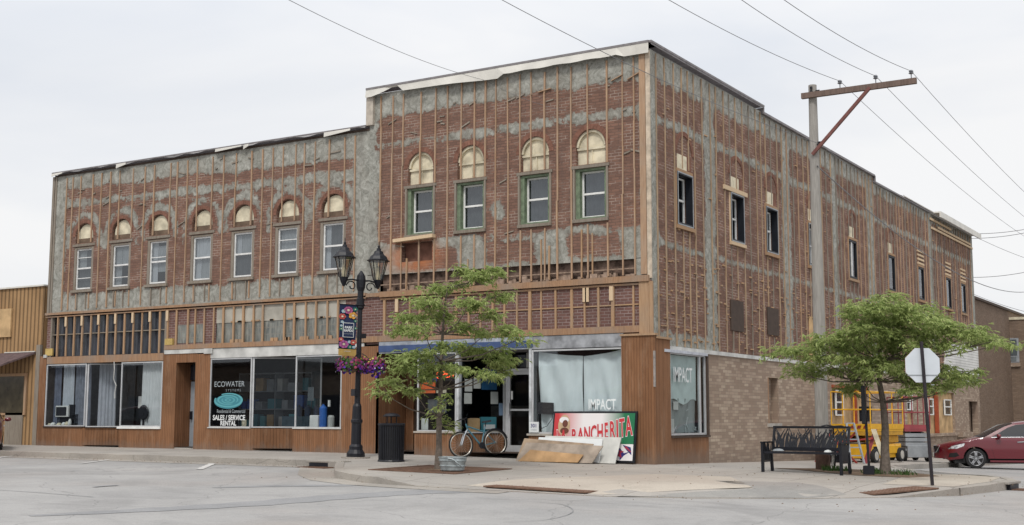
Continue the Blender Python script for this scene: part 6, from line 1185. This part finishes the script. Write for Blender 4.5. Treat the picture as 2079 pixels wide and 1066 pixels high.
# ---------------- sedan ----------------
def interp(t,T):
    if t<=T[0][0]: return T[0][1]
    for (a,b),(c,d) in zip(T[:-1],T[1:]):
        if t<=c: return b+(d-b)*(t-a)/(c-a)
    return T[-1][1]
def sedan(label,loc,rz,paint,name='parked_car'):
    t=thing(name,label,'car',loc,rz,'parked dark red cars',world=False)
    # profile, nose at x=0, tail at x=4.6
    top=[(.02,.30),(.0,.45),(.02,.60),(.10,.71),(.35,.80),(.75,.88),(1.12,.955),(1.22,.985),(1.5,1.14),(1.85,1.32),(2.1,1.405),(2.4,1.45),(2.8,1.46),(3.2,1.425),(3.5,1.35),(3.85,1.20),(4.1,1.10),(4.35,1.07),(4.52,1.02),(4.58,.85),(4.6,.60),(4.56,.35)]
    seg=['f','f','f','p','p','p','c','g','g','g','p','p','p','p','g','g','p','p','p','p','p']
    wx=(.93,3.63); wr=.315; ar=.375
    def hw(x,z):
        w=.885*interp(x,[(0,.50),(.05,.66),(.15,.80),(.35,.91),(.7,.98),(1.2,1),(3.6,1),(4.2,.94),(4.5,.84),(4.6,.66)])
        if z>.95: w*=1-.27*((z-.95)/.5)**1.05 if x>1.1 else 1
        w*=interp(z,[(.15,.94),(.3,.98),(.6,1),(.85,.985),(.95,.965),(1.5,.965)])
        return w
    pol=list(top)
    for c in wx[::-1]:
        pol+= [(c+ar*math.cos(a),max(.24,wr+ar*math.sin(a))) for a in [math.pi*k/12 for k in range(13)]]
    pol.append((.14,.24))
    win=[(1.42,.985),(1.62,1.10),(1.95,1.29),(2.2,1.375),(2.55,1.405),(2.9,1.40),(3.25,1.35),(3.55,1.24),(3.72,1.10),(3.6,1.03),(2.6,1.0)]
    light=[(.12,.60),(.22,.695),(.62,.80),(.58,.70),(.38,.62)]
    fog=[(.12,.34),(.16,.47),(.36,.50),(.44,.40),(.3,.34)]
    pillar=[(2.42,1.40),(2.48,1.0),(2.56,1.0),(2.53,1.41)]
    vs=[];es=[]
    for pl in (pol,win,light,fog):
        k=len(vs); vs+=[Vector(p) for p in pl]; es+=[(k+i,k+(i+1)%len(pl)) for i in range(len(pl))]
    x=.05
    while x<4.6:
        z=.26
        while z<1.45: vs.append(Vector((x+.013*(int(z*10)%2),z))); z+=.07
        x+=.08
    ov,oe,of,*_=delaunay_2d_cdt(vs,es,[],0,1e-5)
    def ins_(p,pl):
        c=False;n=len(pl)
        for i in range(n):
            a=pl[i];b=pl[(i+1)%n]
            if (a[1]>p[1])!=(b[1]>p[1]) and p[0]<(b[0]-a[0])*(p[1]-a[1])/(b[1]-a[1])+a[0]: c=not c
        return c
    body=MB(); gl=MB(); li=MB(); fg=MB()
    for s in (-1,1):
        P=[(v.x,s*hw(v.x,v.y),v.y) for v in ov]; grp={id(body):[],id(gl):[],id(li):[],id(fg):[]}
        for f in of:
            c=sum((ov[i] for i in f),Vector((0,0)))/len(f)
            if not ins_(c,pol): continue
            tgt=gl if ins_(c,win) else (li if ins_(c,light) else (fg if ins_(c,fog) else body)); grp[id(tgt)].append(tuple(f) if s>0 else tuple(reversed(f)))
        for m_ in (body,gl,li,fg):
            if grp[id(m_)]: m_.add(P,grp[id(m_)])
    # across the car
    ws_=MB(); rg_=MB(); cowl=MB(); n=12
    for i in range(len(top)-1):
        a,b=top[i],top[i+1]; sgt=seg[i]; m_={'p':body,'f':body,'g':ws_ if top[i][0]<3 else rg_,'c':cowl}[sgt]
        def row(p,nx):
            w=hw(*p); bul=.0; o=[]
            for k in range(n+1):
                y=-w+2*w*k/n; q=max(0.,1-(y/w)**2); x=p[0]; z=p[1]
                if p[0]<.3: x-=.26*q*(1 if p[1]<.72 else .5)
                elif p[0]>4.3: x+=.10*q
                if 1.1<p[0]<2.0: x-=.12*q
                z+=(.045 if .1<p[0]<4.3 and p[1]>.7 else 0)*q**.6
                o.append((x,y,z))
            return o
        A=row(a,0);C_=row(b,0); m_.add(A+C_,[(k,k+1,n+2+k,n+1+k) for k in range(n)])
    def fin(mb,name,mat,sm=True,par=t,rec=True):
        o=mb.build(name,mat,par,norm=False)
        bm=bmesh.new(); bm.from_mesh(o.data); bmesh.ops.remove_doubles(bm,verts=bm.verts,dist=.002); bmesh.ops.delete(bm,geom=[v for v in bm.verts if not v.link_faces],context='VERTS'); 
        if rec: bmesh.ops.recalc_face_normals(bm,faces=bm.faces)
        bm.to_mesh(o.data); bm.free(); o.data.polygons.foreach_set('use_smooth',[sm]*len(o.data.polygons)); return o
    fin(body,'body',paint); fin(gl,'side_window',CARG); fin(ws_,'windscreen',CARG); fin(rg_,'rear_window',CARG); fin(cowl,'cowl',BLACKR)
    fin(li,'headlight',HL); 
    for s0 in (0,1):
        h_=MB(); h_.v,h_.f,h_.mi=fg.prims[s0][0],fg.prims[s0][1],fg.prims[s0][2]; fin(h_,'lower_grille',BLACKR)
    B=MB(); B.box((.3,-.72,.16),(4.4,.72,.5)); 
    B.build('underbody',BLACKR,t); B=MB(); B.box((1.6,-.6,.45),(3.9,.6,.98)); B.build('cabin',DARK,t)
    for x_ in wx:
        for s in (-1,1):
            f=lambda X,Y,Z:(x_+X,s*.76+Z,wr+Y)
            B=MB(); B.lathe([(.20,-.10),(.30,-.10),(.315,-.07),(.315,.07),(.30,.10),(.215,.105)],(0,0,0),28,f); w=B.build('wheel',BLACKR,t)
            B=MB()
            for k in range(5):
                for e in (-.13,.13):
                    an=2*math.pi*k/5+.3; y=s*.085; B.hexa([f(.03*math.cos(an+1.57),.03*math.sin(an+1.57),y),f(-.03*math.cos(an+1.57),-.03*math.sin(an+1.57),y),f(.21*math.cos(an+e)-.014*math.cos(an+1.57),.21*math.sin(an+e)-.014*math.sin(an+1.57),y),f(.21*math.cos(an+e)+.014*math.cos(an+1.57),.21*math.sin(an+e)+.014*math.sin(an+1.57),y)]+[f(.03*math.cos(an+1.57),.03*math.sin(an+1.57),y+s*.02),f(-.03*math.cos(an+1.57),-.03*math.sin(an+1.57),y+s*.02),f(.21*math.cos(an+e)-.014*math.cos(an+1.57),.21*math.sin(an+e)-.014*math.sin(an+1.57),y+s*.02),f(.21*math.cos(an+e)+.014*math.cos(an+1.57),.21*math.sin(an+e)+.014*math.sin(an+1.57),y+s*.02)])
            n2=28; B.tube([f(.215*math.cos(2*math.pi*k/n2),.215*math.sin(2*math.pi*k/n2),s*.09) for k in range(n2+1)],.014,5,False); B.lathe([(.045,s*.08),(.04,s*.115)],(0,0,0),12,f); B.build('rim',RIM,w)
            B=MB(); B.lathe([(.02,s*.0),(.2,s*.0)],(0,0,0),16,f); B.build('brake_disc',DARK,w)
    # grille, plate, mirror, handles, trim
    B=MB(); g0=lambda y:-.235*(1-(y/.6)**2)+.005
    vs=[]; 
    for k in range(13):
        y=-.42+.84*k/12; w=.10+.05*(1-abs(y)/.42); vs+=[(g0(y)-.012,y,.60-w),(g0(y)-.006,y,.60+w*.75)]
    B.add(vs,[(2*k,2*k+1,2*k+3,2*k+2) for k in range(12)]); B.build('grille',BLACKR,t,norm=False)
    B=MB(); B.tube([(g0(-.44),-.44,.70),(g0(-.3)-.02,-.3,.50),(g0(0)-.02,0,.455),(g0(.3)-.02,.3,.50),(g0(.44),.44,.70)],.013,5); B.tube([(g0(y)-.015,y,.70) for y in (-.44,-.2,0,.2,.44)],.008,5); B.build('grille_trim',RIM,t)
    B=MB(); B.box((-.275,-.16,.36),(-.26,.16,.48)); B.build('number_plate',FLASH,t); B=MB(); B.tube([(-.262,.05*math.cos(a),.60+.05*math.sin(a)) for a in [k*.52 for k in range(13)]],.008,4,False); B.build('round_emblem',RIM,t)
    for s in (-1,1):
        B=MB(); c=(1.62,s*1.0,1.03); B.lathe([(.02,-.08),(.07,-.06),(.085,0),(.07,.06),(.02,.08)],(0,0,0),10,lambda X,Y,Z:(c[0]+X*.9,c[1]+Z*1.2,c[2]+Y*.8)); B.bar((1.66,s*.86,.99),(1.63,s*.96,1.0),.05,.03); B.build('mirror',paint,t,smooth=True)
        for hx in (2.28,3.3):
            B=MB(); y=s*(hw(hx,.83)+.016); B.bar((hx-.1,y,.835),(hx+.1,y,.85),.02,.03); B.build('handle',RIM,t)
        B=MB(); B.tube([(x_,s*(hw(x_,z_)+.004),z_) for x_,z_ in [(1.42,.975),(2.0,.985),(2.6,.992),(3.2,1.005),(3.6,1.02)]],.009,5); B.build('window_trim',RIM,t)
        B=MB(); B.tube([(x_,s*(hw(x_,z_)+.002),z_) for x_,z_ in [(2.47,1.40),(2.5,1.2),(2.52,1.0)]],.022,5); B.tube([(x_,s*(hw(x_,z_)+.0015),z_) for x_,z_ in [(3.35,1.33),(3.38,1.2),(3.42,1.03)]],.014,5); B.build('window_pillar',BLACK,t)
        for xs_ in ([(1.5,.30),(1.42,.6),(1.44,.96)],[(2.55,.30),(2.56,.6),(2.52,.98)]):
            B=MB(); B.tube([(x_,s*(hw(x_,z_)-.002),z_) for x_,z_ in xs_],.004,4); B.build('door_gap',BLACKR,t)
        B=MB(); B.bar((1.35,s*.86,.235),(3.2,s*.86,.235),.05,.06); B.build('sill_panel',paint,t)
    return t
g=G('car_paint',.28,.5); g.b.inputs['Coat Weight'].default_value=.7; g.b.inputs['Coat Roughness'].default_value=.06; g.col((.12,.006,.014)); RP=g.m
g=G('car_glass',.04,.6); g.col((.02,.022,.026)); CARG=g.m
g=G('headlight_lens',.12,.6); g.col(g.mix(g.mr(g.noise(14,3),.4,.6),(.22,.23,.25),(.68,.70,.72))); HL=g.m
RIM=plain('alloy',(.42,.43,.45),.3,.5,.6,.2)
cf=gd(1982,951,-.13); ca=math.radians(-7)
ca=math.radians(20); near=Vector((cf.x,cf.y,0)); off=Matrix.Rotation(ca,3,'Z')@Vector((.93,-.80,0)); org=near-off
c1=sedan('dark red sedan parked nose-in to the side pavement',(org.x,org.y,Rd(near.x,near.y)+.0),ca,RP)
def copy_tree(o,parent=None):
    c=o.copy(); sc.collection.objects.link(c); c.parent=parent
    for ch in list(o.children): copy_tree(ch,c)
    return c
c2=copy_tree(c1); cl=gd(-1,923,-.13); a2=math.radians(-36); off=Matrix.Rotation(a2,3,'Z')@Vector((3.63,.80,0)); c2.location=(cl.x-off.x,cl.y-off.y,Rd(cl.x,cl.y)); c2.rotation_euler=(0,0,a2); c2['label']='rear corner of a dark red car cut by the left edge of the photo'
# ---------------- neighbours ----------------
zt=wf(0,586,.0).z; nb=thing('wooden_building','single-storey neighbour clad in brown boards with a small shingled awning','building',(-22.4,0,0))
B=MB(); B.box((-40,.03,-.2),(-22.32,12,wf(60,583).z)); B.build('wall',CLAD,nb); zc=wf(40,584).z; bx(nb,'coping',METALW,-40,-22.3,-.04,12,wf(60,583).z,wf(60,583).z+.05)
za=wf(60,715).z; B=MB(); B.hexa([(-40,-.9,za-.85),(-22.75,-.9,za-.85),(-22.75,.0,za-.12),(-40,.0,za-.12),(-40,-.9,za-.78),(-22.75,-.9,za-.78),(-22.75,.0,za+.0),(-40,0,za+.0)]); 
B=MB(); A0=wf(0,745,-.75); B.hexa([(-40,-1.0,za-.5),(-23.0,-1.0,za-.5),(-22.6,.0,za-.06),(-40,.0,za-.06),(-40,-1.0,za-.44),(-23.0,-1.0,za-.44),(-22.6,.0,za+.0),(-40,0,za+.0)]); B.build('awning',plain('awning_shingle',(.12,.085,.085),.9,.1,0,.3,8),nb)
bx(nb,'awning_flashing',METALW,-24.2,-22.62,-.03,.02,za+.0,za+.03)
p0=wf(0,765);p1=wf(47,838); fr=bx(nb,'window',STUD,p0.x-1,p1.x+.1,-.02,.04,p1.z-.08,p0.z+.1); bx(fr,'pane',plain('amber_dark_glass',(.06,.05,.03),.15,.6,0,.5,3),p0.x-1,p1.x,-.03,-.021,p1.z,p0.z)
p0=wf(0,628);p1=wf(22,684); bx(nb,'boarded_window',PLY,p0.x-1,p1.x,-.04,.02,p1.z,p0.z); bx(nb,'wall_base',GREYW,-24.0,-23.1,-.02,.02,-.1,1.2)
bx(nb,'corner_post',GREYW,-22.5,-22.3,-.06,.03,-.1,wf(85,700).z)
# brown building behind
y0=46.0; zl_=wf(1985,652,y0).z; xl=0.0
bk=thing('brown_brick_building','plain brown brick building beyond the alley with one grey window and a downspout','building',(4,y0,-.9))
B=MB(); B.box((-1,y0,-1.3),(30,y0+20,zl_)); B.build('wall',BROWNB,bk); bx(bk,'stone_coping',CREAM,-1.02,30,y0-.06,y0+20,zl_,zl_+.14)
p0=wf(2038,690,y0);p1=wf(2066,733,y0); wn_b=bx(bk,'window',GREYP,p0.x-.1,p1.x+.1,y0-.03,y0+.0,p1.z-.08,p0.z+.08); bx(wn_b,'pane',plain('grey_glass',(.10,.12,.13),.15,.6,0,.5,1),p0.x,p1.x,y0-.05,y0-.031,p1.z+.3,p0.z); bx(wn_b,'pane',plain('grey_glass_low',(.16,.18,.19),.15,.6,0,.6,1),p0.x+.05,p1.x-.05,y0-.06,y0-.031,p1.z,p1.z+.24); bx(wn_b,'sill',TAN,p0.x-.15,p1.x+.15,y0-.12,y0,p1.z-.3,p1.z-.1)
d0=wf(2011,660,y0);d1=wf(2014,775,y0); B=MB(); B.tube([(d0.x,y0-.15,d0.z-.3),(d1.x-.02,y0-.15,d1.z)],.09,8); B.box((d0.x-.3,y0-.35,d0.z-.35),(d0.x+.3,y0,d0.z+.05)); B.build('downspout',plain('maroon_pipe',(.10,.055,.05),.6,.3,0,.3),bk); B=MB(); B.tube([(d1.x-.02,y0-.15,d1.z),(wf(2017,880,y0).x,y0-.15,-1.0)],.10,8); B.build('downspout_lower',FLASH,bk)
zz=ws(1981,608,-.4).z; tb_=thing('gabled_building','taller brown brick building end rising behind the flat one','building',(-6,38,-.9))
B=MB(); ya=ws(1981,608,-.4).y; B.add([(-.4,ya-2,-1),(-.4,ya+70,-1),(-.4,ya+70,zz),(-.4,ya-2,zz),(-18,ya-2,-1),(-18,ya+70,-1),(-18,ya+70,zz),(-18,ya-2,zz)],[(0,1,2,3),(4,7,6,5),(3,2,6,7),(0,3,7,4),(1,5,6,2)]); B.build('wall',BROWNB,tb_); B=MB(); B.box((-18,ya-2,zz),(-.3,ya+70,zz+.12)); B.build('coping',DARKBR,tb_)
def across(label,x0,x1,y,h,mat,wins):
    t=thing('opposite_building',label,'building',(x0,y,-.4)); bx(t,'wall',mat,x0,x1,y-12,y,-1,h); bx(t,'cornice',DARKBR,x0-.1,x1+.1,y-12,y+.15,h,h+.3)
    for k in range(wins):
        u=x0+(x1-x0)*(k+.5)/wins; w_=(x1-x0)/wins*.7; bx(t,'window',DGL,u-w_/2,u+w_/2,y,y+.05,.4,2.7)
    return t
across('long dark brick shop row across the street, mirrored in the shop glass',-95,-52,-46,5.0,BROWNB,9)
across('low tan shop across the street, mirrored in the shop glass',-51,-30,-47,4.2,TAN,4)
across('red brick shop across the street behind the viewer, mirrored in the shop glass',-29,-8,-46,5.6,BRICK2,4)
# ---------------- tidy ----------------
for o in sc.objects:
    if '_o' in o: del o['_o']
